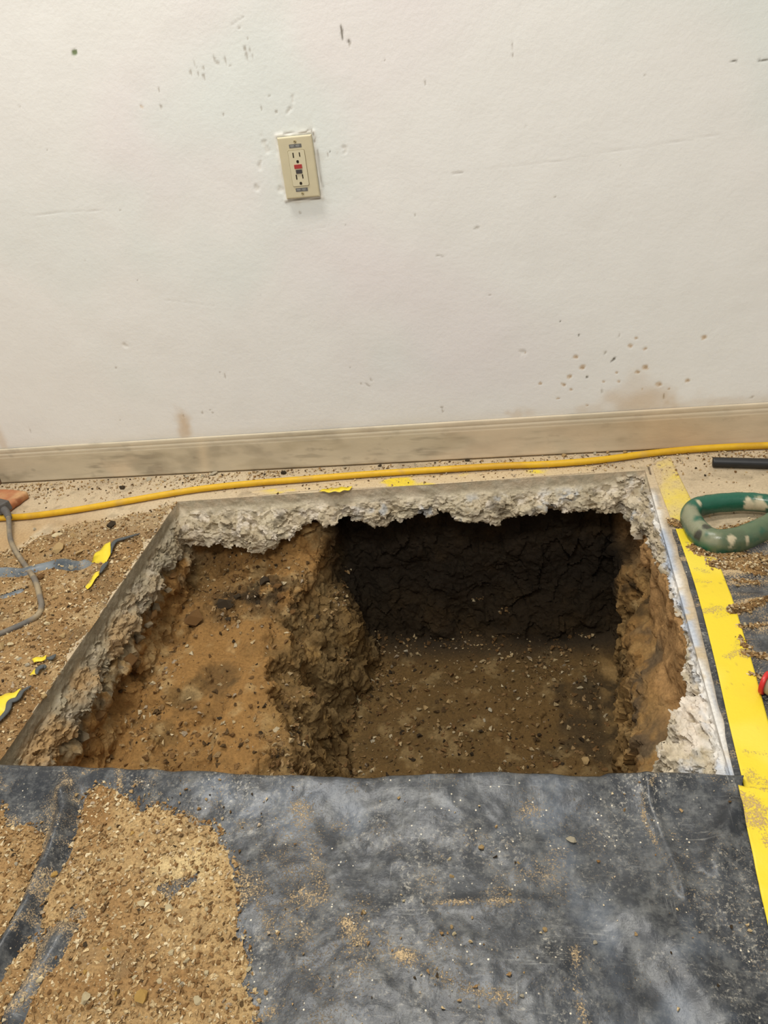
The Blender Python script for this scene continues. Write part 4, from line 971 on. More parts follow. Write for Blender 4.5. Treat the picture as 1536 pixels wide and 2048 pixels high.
ribbon('yellow_tape', [(0.2617, -0.3394), (0.2641, -0.4370), (0.2646, -0.5464), (0.2600, -0.6985), (0.2535, -0.8244), (0.2495, -0.9184), (0.2474, -0.9539)],
       [(0.3144, -0.3391), (0.3158, -0.4393), (0.3171, -0.5584), (0.3125, -0.6986), (0.3056, -0.8252), (0.2991, -0.9323), (0.2959, -0.9767)],
       lambda x, y: right_z(x, y) * .5 + .0048, tape_clean, 'long bright yellow tape strip running along the right side of the hole', 200, 24, (.001, 0))
def tape_dusty(x, y, u, t):
    P = P3(x, y); c = tape_clean(x, y, u, t)
    k = np.clip(.45 + .7 * fbm(P, 14, 4, 206) + .45 * smooth(.6, .2, u) - .4 * smooth(.75, 1, u) + .5 * smooth(.35, .0, t) * smooth(.7, .3, u), 0, .98)
    c[:, :3] = mix(c[:, :3], lin(204, 182, 144), k); c[:, 3] = .15 + .25 * k; return c
ribbon('yellow_tape', [(0.2542, -0.0744), (0.2548, -0.1508), (0.2583, -0.2412), (0.2608, -0.3220)], [(0.2981, -0.0423), (0.3012, -0.1014), (0.3089, -0.2103), (0.3143, -0.3253)],
       lambda x, y: .0010 + 0 * x, tape_dusty, 'dust-covered yellow tape end between the yellow cord and green ring', 60, 20, (.004, .001), thick=.0003)
def tape_low(x, y, u, t):
    P = P3(x, y); c = tape_clean(x, y, u, t)
    d, _ = seg_dist(x, y, [(0.2439, -0.9644), (0.2505, -0.9858), (0.2586, -1.0130)])
    d2, _ = seg_dist(x, y, [(0.2551, -0.9415), (0.2832, -0.9480)])
    k = smooth(1.4, .2, np.minimum(d / .014, d2 / .006) + .8 * fbm(P, 50, 3, 207))
    c[:, 3] = np.maximum(c[:, 3], np.clip(k, 0, 1) * .62); return c
ribbon('yellow_tape', [(0.2384, -0.9437), (0.2370, -0.9793), (0.2351, -1.0341), (0.2305, -1.1132), (0.2263, -1.1917), (0.2235, -1.2335)], [(0.2887, -0.9493), (0.2891, -0.9911), (0.2873, -1.0567), (0.2841, -1.1370), (0.2799, -1.2109), (0.2787, -1.2417)],
       lambda x, y: sheet_z(np.minimum(x, .24), y) + .0028, tape_low, 'yellow tape on the edge of the front sheet, lower right', 90, 22, (.001, 0))
def tape_back(x, y, u, t):
    P = P3(x, y); c = tape_clean(x, y, u, t)
    k = np.clip(1.0 - .95 * smooth(.0, .6, fbm(P3(x * .6, y), 24, 4, 208)) * smooth(.0, .1, u) * smooth(1., .9, u), 0, .99)
    c[:, :3] = mix(c[:, :3], lin(204, 182, 146), k); c[:, 3] = .28; return c
ribbon('yellow_tape', [(-0.6402, -0.1307), (-0.5194, -0.1203), (-0.3516, -0.1188), (-0.1896, -0.1151), (-0.0103, -0.1047), (0.1315, -0.0959)], [(-0.6715, -0.1097), (-0.5259, -0.0920), (-0.3575, -0.0792), (-0.1925, -0.0737), (-0.0098, -0.0706), (0.1339, -0.0667)],
       lambda x, y: .0006 + 0 * x, tape_back, 'scraped dust-covered yellow tape remnant along the back edge of the hole', 220, 12, (.01, .01), thick=.0002)

def flake(name, outline, z0, lift, label, cat, colour, parent=None, mat='tape', curl=None):
    """torn flap: triangulated outline with thickness; lift raises it along the given direction"""
    bm = bmesh.new()
    vs = [bm.verts.new((x, y, 0)) for x, y in outline]; bm.faces.new(vs)
    bmesh.ops.subdivide_edges(bm, edges=bm.edges[:], cuts=2)
    bmesh.ops.triangulate(bm, faces=bm.faces[:])
    bmesh.ops.subdivide_edges(bm, edges=bm.edges[:], cuts=1)
    bmesh.ops.recalc_face_normals(bm, faces=bm.faces[:])
    cx = sum(q[0] for q in outline) / len(outline); cy = sum(q[1] for q in outline) / len(outline)
    for v in bm.verts:
        s = (v.co.x - cx) * lift[0] + (v.co.y - cy) * lift[1]
        v.co.z = z0(v.co.x, v.co.y) + max(0, s) + .0015 * math.sin(v.co.x * 260 + v.co.y * 130)
    if sum(f.normal.z for f in bm.faces) < 0: bmesh.ops.reverse_faces(bm, faces=bm.faces[:])
    me = bm_mesh(name, bm, True)
    n = len(me.vertices); co = np.zeros(n * 3, np.float32); me.vertices.foreach_get('co', co); co = co.reshape(-1, 3)
    a = me.color_attributes.new('Col', 'FLOAT_COLOR', 'POINT'); c = np.ones((n, 4), np.float32)
    c[:, :3] = mix(np.tile(colour, (n, 1)), lin(190, 156, 106), smooth(.35, .8, noise3(co, 160, 5)) * .8); c[:, 3] = .08
    a.data.foreach_set('color', c.ravel())
    o = link(name, me, M[mat], parent)
    sol = o.modifiers.new('thickness', 'SOLIDIFY'); sol.thickness = 0.0008; sol.offset = 1
    if parent is None: tag(o, label, cat)
    return o
def lz(extra):
    return lambda x, y: float(left_base(np.array([x]), np.array([y]))[0] + max(0, float(dirt_left_h(np.array([x]), np.array([y]))[0]))) + extra
def base_at(root, x, y, z=0.0):
    root.location = (x, y, z)
    for ch in root.children: ch.matrix_parent_inverse = Matrix.Translation((-x, -y, -z))
def torn(outline, curl, label, lift=(.2, .1), extra=.004):
    root = link('torn_tape', None)
    root.location = (0, 0, 0)
    flake('yellow_face', outline, lz(extra), lift, None, None, YEL, root)
    if curl is not None:
        path = np.array([(x, y, lz(extra + .003)(x, y)) for x, y in curl]); path = catmull(path, 6)
        w = np.sin(np.linspace(.25, 2.9, len(path))) * .0048 + .0008
        V, Q, caps = tube(path, w, 10, False, .55)
        me = tube_mesh('curled_edge', path, w, 10, False, lambda V: np.tile(lin(78, 80, 78), (len(V), 1)), .55)
        o = link('curled_edge', me, M['cable'], root); o['label'] = 'dark grey backing curled over'
    base_at(root, sum(q[0] for q in outline) / len(outline), sum(q[1] for q in outline) / len(outline))
    tag(root, label, 'tape', 'torn tape pieces left of the hole')
    return root
torn([(-0.9476, -0.4072), (-0.9499, -0.3908), (-0.9482, -0.3724), (-0.9354, -0.3543), (-0.9226, -0.3378), (-0.9126, -0.3591), (-0.9048, -0.3781), (-0.9019, -0.4090), (-0.9262, -0.4027)], [(-0.9066, -0.3743), (-0.9150, -0.3515), (-0.9160, -0.3285), (-0.8984, -0.3138), (-0.8766, -0.2913)], 'torn yellow tape flap with dark curled tail, beside flat tan stones', (.25, .2))
torn([(-0.9060, -0.4944), (-0.9077, -0.4728), (-0.9078, -0.4542), (-0.9008, -0.4355), (-0.8950, -0.4546), (-0.8960, -0.4782), (-0.8981, -0.5011)], [(-0.8940, -0.4495), (-0.8965, -0.4252), (-0.8997, -0.4038)], 'narrow pointed yellow tape sliver below the larger torn flap', (.2, 0))
torn([(-0.9073, -0.7029), (-0.8980, -0.6977), (-0.8836, -0.6925), (-0.8798, -0.7029), (-0.8901, -0.7081), (-0.8980, -0.7119)], [(-0.8793, -0.7003), (-0.8716, -0.6977), (-0.8684, -0.6886)], 'small yellow tape scrap, third piece down beside the left cut', (.2, 0))
torn([(-0.8914, -0.7409), (-0.8891, -0.7310), (-0.8829, -0.7209), (-0.8772, -0.7309), (-0.8768, -0.7421)], [(-0.8765, -0.7409), (-0.8806, -0.7284), (-0.8748, -0.7209), (-0.8701, -0.7221)], 'tiny yellow tape scrap with a dark rounded curl', (.2, 0))
torn([(-0.9614, -0.8245), (-0.9279, -0.8012), (-0.9121, -0.7952), (-0.8970, -0.7880), (-0.8833, -0.7784), (-0.8826, -0.7960), (-0.8879, -0.8064), (-0.8820, -0.8255), (-0.8872, -0.8509), (-0.9006, -0.8881), (-0.9349, -0.8785)], [(-0.8706, -0.7700), (-0.8779, -0.7843), (-0.8772, -0.8017), (-0.8858, -0.8098), (-0.8807, -0.8277), (-0.8828, -0.8518), (-0.8929, -0.8858)], 'largest torn yellow tape piece with black rolled edge, left border', (.1, .0))
fl = flake('torn_tape', [(-0.4951, -0.1314), (-0.4828, -0.1211), (-0.4355, -0.1161), (-0.4160, -0.1178), (-0.4207, -0.1309), (-0.4428, -0.1402), (-0.4728, -0.1400)], lambda x, y: .004, (0, -.15), 'bright yellow tape flake lifting at the back edge of the hole', 'tape', YEL)

# ------------------------------------------------------------------ yellow cord
cp = [(-2.8422, -0.1030), (-2.1436, -0.1863), (-1.6580, -0.2052), (-1.4529, -0.2070), (-1.2905, -0.1976), (-1.2102, -0.1941), (-1.0989, -0.1749), (-0.9799, -0.1449), (-0.8850, -0.1200), (-0.8006, -0.1011), (-0.6767, -0.0859), (-0.5524, -0.0781), (-0.4304, -0.0705), (-0.3103, -0.0654), (-0.1925, -0.0628), (-0.0773, -0.0603), (0.0353, -0.0625), (0.1457, -0.0554), (0.2449, -0.0381), (0.3423, -0.0278), (0.4265, -0.0257), (0.5043, -0.0277), (0.6659, -0.0352), (0.8500, -0.0527), (1.1756, -0.1045), (1.5173, -0.1735)]
path = catmull([(x, y, .0085) for x, y in cp], 14)
def cord_col(V):
    c = mix(np.tile(lin(216, 170, 30), (len(V), 1)), lin(196, 148, 32), smooth(0, .7, fbm(V, 16, 3, 211)) * .7)
    c = mix(c, lin(190, 152, 84), smooth(.3, .9, fbm(V, 40, 3, 212)) * .45)
    return mix(c, lin(186, 150, 90), smooth(.006, .0, V[:, 2]) * .5)
tag(link('extension_cord', tube_mesh('extension_cord', path, .0078, 16, False, cord_col), M['cord']), 'thick yellow cord lying across the floor below the baseboard', 'cord')

# ------------------------------------------------------------------ grey cable with connector
g = [(*[(-1.2609, -0.2002)][0], .024), (*[(-1.2298, -0.2452)][0], .024), (*[(-1.2037, -0.2922)][0], .012), (*[(-1.1629, -0.3403)][0], .009), (*[(-1.0927, -0.4101)][0], .012), (*[(-1.0255, -0.4788)][0], .024), (*[(-0.9895, -0.5275)][0], .018),
     (*[(-0.9717, -0.5536)][0], .017), (*[(-0.9625, -0.5825)][0], .018), (*[(-0.9771, -0.6061)][0], .018), (*[(-1.0122, -0.6375)][0], .018), (*[(-1.0693, -0.6816)][0], .017), (*[(-1.1694, -0.7216)][0], .015), (*[(-1.4244, -0.7177)][0], .008), (*[(-1.8448, -0.6482)][0], .0062)]
def cable_col(V):
    c = mix(np.tile(lin(112, 104, 92), (len(V), 1)), lin(150, 134, 106), smooth(-.3, .5, fbm(V, 30, 3, 221)))
    return mix(c, lin(84, 82, 80), smooth(.2, .7, fbm(V, 14, 3, 222)) * .6)
root = link('power_cable', None, loc=None)
tag(root, 'grey dust-coated cable with a square dark connector, left edge', 'cable')
link('cable', tube_mesh('cable', catmull(g, 12), .0058, 14, False, cable_col), M['cable'], root)
ax, ay = [(-1.2856, -0.1782)][0]
con = link('connector', box_mesh('connector', (.046, .034, .026), .004, 3), M['grey_plastic'], root, (ax - .006, ay, .029)); con.rotation_euler = (0, -.12, -.5)
sp = np.array([(*[(-1.2753, -0.1911)][0], .027), (*[(-1.2637, -0.2002)][0], .025), (*[(-1.2424, -0.2247)][0], .024)])
link('strain_relief', tube_mesh('strain_relief', catmull(sp, 6), np.linspace(.0105, .0072, 13), 12, False, lambda V: np.tile(lin(92, 88, 84), (len(V), 1))), M['cable'], root)
base_at(root, g[6][0], g[6][1])

# ------------------------------------------------------------------ brick
bm = bmesh.new(); bmesh.ops.create_cube(bm, size=1.0); bmesh.ops.scale(bm, vec=(.19, .085, .022), verts=bm.verts)
bmesh.ops.bevel(bm, geom=bm.edges[:], offset=.006, segments=3, affect='EDGES', profile=0.5)
bmesh.ops.subdivide_edges(bm, edges=[e for e in bm.edges if e.calc_length() > .03], cuts=14, use_grid_fill=True)
for v in bm.verts:
    n = float(fbm(np.array([v.co[:]]), 40, 3, 231)[0]); v.co += v.co.normalized() * n * .0025
me = bm_mesh('brick', bm, True); co = np.array([v.co[:] for v in me.vertices])
a = me.color_attributes.new('Col', 'FLOAT_COLOR', 'POINT'); cc = np.ones((len(co), 4), np.float32)
cc[:, :3] = mix(mix(np.tile(lin(172, 112, 74), (len(co), 1)), lin(146, 90, 58), smooth(0, .6, fbm(co, 40, 3, 232))), lin(200, 164, 116), smooth(-.3, .6, fbm(co, 30, 4, 233)) * .8)
a.data.foreach_set('color', cc.ravel())
bx, by = [(-1.3282, -0.1162)][0]
b = tag(link('brick', me, M['brick'], loc=(bx - .045, by + .004, .0115)), 'orange clay brick piece behind the connector at the left edge', 'brick'); b.rotation_euler = (0, 0, -.22)

# ------------------------------------------------------------------ black pipe
ps0 = [(0.3763, -0.0943)][0]; ps1 = [(0.4828, -0.1120)][0]
dx, dy = ps1[0] - ps0[0], ps1[1] - ps0[1]; L = math.hypot(dx, dy); dx /= L; dy /= L
outer = np.array([(ps0[0] + dx * s, ps0[1] + dy * s, .0115) for s in (.0, .0012, .003, .0031, .2, .45, .62)])
root = tag(link('pipe', None), 'black plastic pipe lying on the floor at the right edge', 'pipe')
link('tube', tube_mesh('tube', outer, np.array([.0092, .0104, .0108, .0108, .0108, .0108, .0108]), 28), M['black_plastic'], root)
link('bore', tube_mesh('bore', np.array([(ps0[0] - dx * .0002, ps0[1] - dy * .0002, .0115), (ps0[0] + dx * .001, ps0[1] + dy * .001, .0115)]), .0072, 24), M['slot'], root)
base_at(root, ps0[0] + dx * .3, ps0[1] + dy * .3)

# ------------------------------------------------------------------ green ring
gp = [(0.2899, -0.3252), (0.2941, -0.3668), (0.3048, -0.3939), (0.3227, -0.4078), (0.3528, -0.4031), (0.3866, -0.3856), (0.4207, -0.3613), (0.4471, -0.3325), (0.4551, -0.3087), (0.4391, -0.2950), (0.4057, -0.2852), (0.3652, -0.2839), (0.3277, -0.2884), (0.3028, -0.2993)]
pts = [(x, y) for x, y in gp]; n = len(pts)
ext = [(*q, .024) for q in pts[-3:] + pts + pts[:3]]
ring = catmull(ext, 12)[3 * 12:(3 + n) * 12]
kk = np.linspace(0, 1, len(ring), endpoint=False)
ring[:, 2] += .004 * np.cos((kk - .75) * 6.283)
def green_col(V):
    c = mix(np.tile(lin(34, 92, 70), (len(V), 1)), lin(24, 74, 58), smooth(0, .6, fbm(V, 14, 3, 241)))
    x, y = V[:, 0], V[:, 1]
    clay = lin(150, 146, 118)
    d, _ = seg_dist(x, y, [(0.2778, -0.3421), (0.2858, -0.3967), (0.3005, -0.4234)])
    c = mix(c, clay, smooth(1.4, .4, d / .024 + .9 * fbm(V, 45, 4, 242)) * smooth(.018, .036, V[:, 2]) * .8)
    d, _ = seg_dist(x, y, [(0.3161, -0.4129), (0.3580, -0.4153), (0.4079, -0.3828)])
    c = mix(c, lin(112, 116, 84), smooth(1.3, .5, d / .03 + 1.0 * fbm(V, 50, 4, 243)) * .6)
    for q, r in (([(0.4108, -0.3094)][0], .018), ([(0.4169, -0.3206)][0], .016), ([(0.4001, -0.3006)][0], .008), ([(0.3424, -0.4207)][0], .006), ([(0.3704, -0.4159)][0], .003), ([(0.3054, -0.3086)][0], .006)):
        d = np.hypot(x - q[0], y - q[1]) / r + .9 * fbm(V, 80, 4, 244)
        c = mix(c, lin(208, 192, 158), smooth(1.15, .6, d) * smooth(.015, .025, V[:, 2]) * .85)
    for q in ([(0.2869, -0.4025)][0], [(0.3044, -0.3924)][0]):
        d = np.hypot(x - q[0], y - q[1]) / .008; c = mix(c, lin(64, 62, 50), smooth(1.2, .8, d) * smooth(.02, .03, V[:, 2]))
    return c
V, Q, _ = tube(ring, .0185 + .003 * np.cos((kk - .22) * 6.283), 40, True, 1.22)
V = V + .0006 * fbm(V, 60, 2, 245)[:, None]
tag(link('plastic_ring', make_mesh('plastic_ring', V, Q, 4, green_col(V)), M['green']), 'clay-smeared green plastic ring handle resting on the yellow tape', 'ring')

# ------------------------------------------------------------------ red-capped bottle at the right edge
rx, ry = [(0.3165, -0.7672)][0]
root = tag(link('bottle', None, loc=(rx, ry, .0)), 'clear bottle with red cap rim lying on the sheet, right edge', 'bottle')
root.rotation_euler = (0, 0, -.62)
def lathe(name, prof, mat, parent):
    path = np.array([(s, 0, .0235) for s, _ in prof]); rad = np.array([r for _, r in prof])
    return link(name, tube_mesh(name, path, rad, 28, False), mat, parent)
link_c = lathe('cap', [(-.0065, .0150), (-.0062, .0168), (-.0050, .0176), (-.002, .0176), (.0, .0172), (.0004, .0150)], M['red_cap'], root)
lathe('body', [(.0004, .0140), (.004, .0150), (.010, .0165), (.020, .0192), (.030, .0200), (.10, .0200), (.13, .0200), (.134, .0185)], M['clear_body'], root)

# ------------------------------------------------------------------ wall outlet
ox, oz = [(-0.4379, 0.6812)][0]
out = tag(link('wall_outlet', None, loc=(ox, -.0012, oz)), 'ivory wall outlet with red and black test buttons, set crooked', 'outlet')
out.rotation_euler = (0, .032, 0)
bm = bmesh.new(); bmesh.ops.create_cube(bm, size=1.0); bmesh.ops.scale(bm, vec=(.0699, .007, .1143), verts=bm.verts)
fe = [e for e in bm.edges if all(v.co.y < 0 for v in e.verts)]
bmesh.ops.bevel(bm, geom=fe, offset=.0036, segments=4, affect='EDGES', profile=.6)
link('cover_plate', bm_mesh('cover_plate', bm, False), M['ivory'], out, (0, -.0035, 0))
def rrect(name, w, h, d, r, mat, parent, loc):
    bm = bmesh.new(); bmesh.ops.create_cube(bm, size=1.0); bmesh.ops.scale(bm, vec=(w, d, h), verts=bm.verts)
    ve = [e for e in bm.edges if abs(e.verts[0].co.y - e.verts[1].co.y) > d * .5]
    bmesh.ops.bevel(bm, geom=ve, offset=r, segments=4, affect='EDGES', profile=0.5)
    return link(name, bm_mesh(name, bm), mat, parent, loc)
rrect('face_gap', .0345, .0672, .0004, .003, material('outlet_seam', tuple(lin(128, 114, 82)), rough=.8), out, (0, -.0071, -.0008))
rec = rrect('receptacle', .0332, .0659, .0012, .0026, M['ivory_face'], out, (0, -.0077, -.0008))
def slot(w, h, x, z, r=.0002):
    rrect('slot', w, h, .0004, r, M['slot'], rec, (x, -.0007, z + .0008))
for z in (.0235, -.0168):
    slot(.0024, .0092, -.0066, z); slot(.0022, .0078, .0063, z + .0004); slot(.0052, .0056, .0004, z - .0122, .0022)
rrect('reset_button', .0158, .0074, .0016, .0006, M['red_button'], rec, (.0, -.0010, .0032)); rrect('test_button', .0126, .0070, .0016, .0006, M['black_button'], rec, (.0004, -.0010, -.0062))
for z in (.0398, -.0412):
    st = rrect('sticker', .0250, .0066, .0003, .0003, M['sticker'], out, (.0, -.0072, z)); st['label'] = 'small grey sticker'
    for x, w in ((-.0066, .0078), (.0046, .0076)):
        rrect('print', w, .0018, .0002, .0001, M['print'], st, (x, -.0002, .0008)); rrect('print', w * .8, .0010, .0002, .0001, M['print'], st, (x, -.0002, -.0014))
for z in (.0475, -.0485):
    bm = bmesh.new(); bmesh.ops.create_cone(bm, cap_ends=True, segments=18, radius1=.0032, radius2=.0026, depth=.0010, matrix=Matrix.Rotation(math.pi / 2, 4, 'X'))
    s = link('screw', bm_mesh('screw', bm), M['screw'], out, (.0004, -.0074, z))
    sl = link('screw_slot', box_mesh('screw_slot', (.0046, .0004, .0008)), M['slot'], s, (0, -.0004, 0)); sl.rotation_euler = (0, .7, 0)

# ------------------------------------------------------------------ single stones, chips and clods
SHAPES = {'chunk': [hull_mesh('stone', 40 + i, 15, (1, .85, .7)) for i in range(6)], 'flat': [hull_mesh('stone', 60 + i, 15, (1, .75, .32)) for i in range(5)]}
CACHE = {}; GROUPS = {}
def stone_mesh(shape, kind, i):
    k = (shape, kind, i)
    if k not in CACHE:
        me = SHAPES[shape][i].copy(); me.materials.clear(); me.materials.append(STONE[kind]); CACHE[k] = me
    return CACHE[k]
def stone(name, xyz, r, kind, label, group=None, shape='chunk', cat='stone'):
    me = stone_mesh(shape, kind, random.randrange(len(SHAPES[shape])))
    o = link(name, me, None, None, xyz); o.scale = (r * random.uniform(.9, 1.1), r * random.uniform(.85, 1.1), r * random.uniform(.85, 1.1))
    o.rotation_euler = (random.uniform(-.2, .2), random.uniform(-.2, .2), random.uniform(0, 6.28))
    if group: o['stone_kind'] = kind; GROUPS.setdefault(group, []).append(o)
    return tag(o, label, cat, group)
def zfront(x, y):
    x, y = np.array([x]), np.array([y]); return float((sheet_z(x, y) + np.maximum(dirt_front_h(x, y), 0))[0])
def zleft(x, y):
    x, y = np.array([x]), np.array([y]); return float((left_base(x, y) + np.maximum(dirt_left_h(x, y), 0))[0])
ADJ = {'tan': 'tan', 'cream': 'cream', 'yellow': 'yellowish', 'grey': 'pale grey', 'dark': 'dark', 'brown': 'brown', 'lump': 'grey'}
def name_apart(objs, noun, where, axes=('left', 'middle', 'right'), rows=('front', 'centre', 'back')):
    """labels by colour, then by part of the area, then by size"""
    xs = [o.location.x for o in objs]; ys = [o.location.y for o in objs]; cellmap = {}
    for o in objs:
        a = axes[min(len(axes) - 1, int(len(axes) * (o.location.x - min(xs)) / (max(xs) - min(xs) + 1e-6)))]
        b = rows[min(len(rows) - 1, int(len(rows) * (o.location.y - min(ys)) / (max(ys) - min(ys) + 1e-6)))]
        cellmap.setdefault((ADJ[o['stone_kind']], (b + ' ' + a).strip()), []).append(o)
    for (c, z), g_ in cellmap.items():
        g_.sort(key=lambda o: -o.scale.x)
        for k, o in enumerate(g_):
            sz = '' if len(g_) == 1 else ('larger ', 'smaller ')[k] if len(g_) == 2 else ('largest ', 'second-largest ', 'third-largest ', 'fourth-largest ', 'fifth-largest ', 'sixth-largest ', 'seventh-largest ', 'smallest ')[min(k, 7)]
            o['label'] = sz + c + ' ' + noun + ' ' + where % z
    for o in objs: del o['stone_kind']
def place(zf, q, r, kind, label, group=None, shape='chunk', name='stone', cat='stone'):
    z = zf(*q) + r * (.38 if shape == 'chunk' else .16)
    return stone(name, (q[0], q[1], z), r, kind, label, group, shape, cat)
# singular ones
place(zfront, [(-0.4517, -1.2506)][0], .0098, 'yellow', 'largest yellow stone on the dirt heap, bottom edge')
place(zfront, [(-0.5174, -1.2557)][0], .0082, 'cream', 'pale rounded stone left of the largest yellow stone')
place(zfront, [(-0.3872, -1.2476)][0], .0068, 'cream', 'pointed cream stone right of the largest yellow stone', shape='flat')
place(zfront, [(-0.4986, -1.1445)][0], .0078, 'cream', 'broad pale stone in the middle of the dirt heap', shape='flat')
place(zfront, [(-0.4602, -1.1479)][0], .0060, 'cream', 'pale stone to the right of the broad pale stone')
place(zfront, [(-0.5826, -1.2422)][0], .0066, 'cream', 'pale flat stone beside the lower sheet fold', shape='flat')
place(zfront, [(-0.6389, -1.1102)][0], .0055, 'yellow', 'yellowish stone against the long sheet fold')
place(zfront, [(-0.6687, -0.9899)][0], .0052, 'tan', 'tan pebble at the top end of the sheet fold')
place(zfront, [(-0.3414, -1.2065)][0], .0046, 'cream', 'smooth cream pebble on the heap edge beside bare sheet')
place(zfront, [(0.0269, -1.0223)][0], .0080, 'grey', 'flat grey chip lying on the front sheet', shape='flat', cat='chip')
place(zfront, [(-0.0833, -1.0410)][0], .0050, 'tan', 'tan pebble alone in the middle of the front sheet')
place(zleft, [(-1.0493, -0.3449)][0], .0210, 'tan', 'largest flat tan stone above the buried sheet', shape='flat')
place(zleft, [(-0.9890, -0.3612)][0], .0150, 'tan', 'flat tan stone between the largest flat stone and torn tape', shape='flat')
place(zleft, [(-1.0842, -0.2876)][0], .0150, 'cream', 'pale flat stone behind the largest flat tan stone', shape='flat')
place(zleft, [(-1.0873, -0.3508)][0], .0110, 'tan', 'tan stone left of the largest flat stone', shape='flat')
place(zleft, [(-1.0309, -0.4551)][0], .0105, 'brown', 'brown clod beside the bend of the grey cable', name='clod', cat='clod')
place(zleft, [(-0.9861, -0.6734)][0], .0130, 'tan', 'tan stone at the left border below the grey cable')
place(zleft, [(-0.9722, -0.6667)][0], .0080, 'cream', 'cream stone right of the tan stone at the left border')
place(zleft, [(-0.9785, -0.5925)][0], .0080, 'tan', 'pebble tucked under the lower bend of the grey cable')
place(zleft, [(-0.9616, -0.2578)][0], .0140, 'dark', 'black crumbly lump above the torn tape flap', name='clod', cat='clod')
place(zero0 := (lambda x, y: .0005), [(-0.7959, -0.0159)][0], .0150, 'grey', 'largest grey concrete chip against the baseboard', shape='flat', cat='chip')
place(zero0, [(-0.8234, -0.0260)][0], .0080, 'grey', 'grey chip left of the largest baseboard chip', cat='chip')
place(zero0, [(-0.8660, -0.0245)][0], .0070, 'grey', 'pale chip furthest left of the baseboard chip cluster', cat='chip')
place(zero0, [(-0.9693, -0.0276)][0], .0120, 'grey', 'flat grey chip near the baseboard, left of the chip cluster', shape='flat', cat='chip')
place(zero0, [(-1.0262, -0.0651)][0], .0095, 'dark', 'black oval lump behind the yellow cord', name='clod', cat='clod')
place(zero0, [(-0.6065, -0.0316)][0], .0090, 'dark', 'dark lump between baseboard and yellow cord', name='clod', cat='clod')
place(zero0, [(0.3546, -0.1325)][0], .0035, 'dark', 'tiny black crumb on bare floor below the pipe', name='clod', cat='clod')
# clay clods and stones of the pit
def pit_at(x, y, zmin=-9, zmax=9):
    m = (PV[:, 2] > zmin) & (PV[:, 2] < zmax); d = np.hypot(PV[m, 0] - x, PV[m, 1] - y); return float(PV[m][np.argmin(d), 2])
stone('clod', (-.772, -.365, pit_at(-.76, -.37, -.26, -.14) + .016), .028, 'brown', 'largest brown clay clod at the foot of the left pit wall', cat='clod')
stone('clod', (-.715, -.310, pit_at(-.715, -.31, -.26, -.14) + .008), .024, 'dark', 'dark clod on the ledge in front of its back wall', cat='clod')
for q, r, kd in (((-.66, -.27), .015, 'dark'), ((-.63, -.255), .017, 'dark'), ((-.60, -.26), .013, 'brown'), ((-.69, -.29), .012, 'dark'), ((-.585, -.29), .014, 'brown'), ((-.64, -.295), .009, 'dark'), ((-.56, -.31), .012, 'brown'), ((-.70, -.345), .010, 'dark')):
    stone('clod', (q[0], q[1], pit_at(q[0], q[1], -.26, -.13) + r * .3), r, kd, 'small clod in the dark heap at the back of the ledge', 'clods at the back of the ledge', cat='clod')
for (x, y, r, kd, lb) in ((-.224, -.308, .009, 'tan', 'pale tan stone in the middle of the pit floor'), (.085, -.476, .014, 'tan', 'tan stone at the front right of the pit floor'),
                          (.020, -.482, .010, 'brown', 'brown stone left of the front right pit stone'), (-.475, -.44, .010, 'tan', 'tan stone at the foot of the pit step, front')):
    stone('stone', (x, y, pit_at(x, y, -.56, -.4) + r * .3), r, kd, lb)
i = 0
rs = np.random.default_rng(3)
while i < 26:
    x, y = rs.uniform(-.44, .10), rs.uniform(-.52, -.12)
    r = rs.uniform(.004, .0085); kd = ['tan', 'brown', 'brown', 'dark', 'grey'][rs.integers(0, 5)]
    stone('stone', (x, y, pit_at(x, y, -.56, -.4) + r * .25), r, kd, 'small stone bedded in the floor of the deep pit', 'stones on the pit floor'); i += 1
# lumps of broken concrete wedged under the left cut
for k_, (y, z, r) in enumerate(((-.30, -.118, .012), (-.345, -.122, .010), (-.40, -.125, .015), (-.43, -.122, .012), (-.455, -.13, .011), (-.50, -.128, .016), (-.56, -.13, .017), (-.60, -.126, .013), (-.66, -.13, .018), (-.71, -.135, .015), (-.76, -.13, .017))):
    stone('concrete_lump', (-.826 + .005 * math.sin(k_ * 2.3), y, z + .012), r * 1.15, 'lump' if k_ % 3 else 'brown', 'lump wedged under the left edge of the slab', 'lumps under the left slab edge', cat='lump')
# pebbles, by place
for q in [(-0.5548, -1.0467), (-0.5410, -1.0476), (-0.4128, -1.1436), (-0.4118, -1.2331), (-0.4158, -1.2063), (-0.5928, -1.0392), (-0.6458, -1.1191), (-0.4707, -1.2282), (-0.4851, -1.2489), (-0.5445, -1.2674), (-0.5222, -1.1999), (-0.4389, -1.2313), (-0.5851, -1.0879), (-0.4745, -1.1714), (-0.4376, -1.1986), (-0.3870, -1.2176), (-0.5077, -1.1858), (-0.5330, -1.2284), (-0.5899, -1.2657), (-0.7027, -1.0979), (-0.6274, -1.2354), (-0.3716, -1.1997), (-0.4931, -1.0573), (-0.5535, -1.1314), (-0.6914, -1.1533), (-0.4127, -1.2620), (-0.3515, -1.2520)]:
    r = random.uniform(.0028, .0052)
    place(zfront, q, r, random.choice(['tan', 'cream', 'cream', 'yellow', 'grey']), 'pebble lying on the dirt heap, lower left', 'pebbles on the dirt heap')
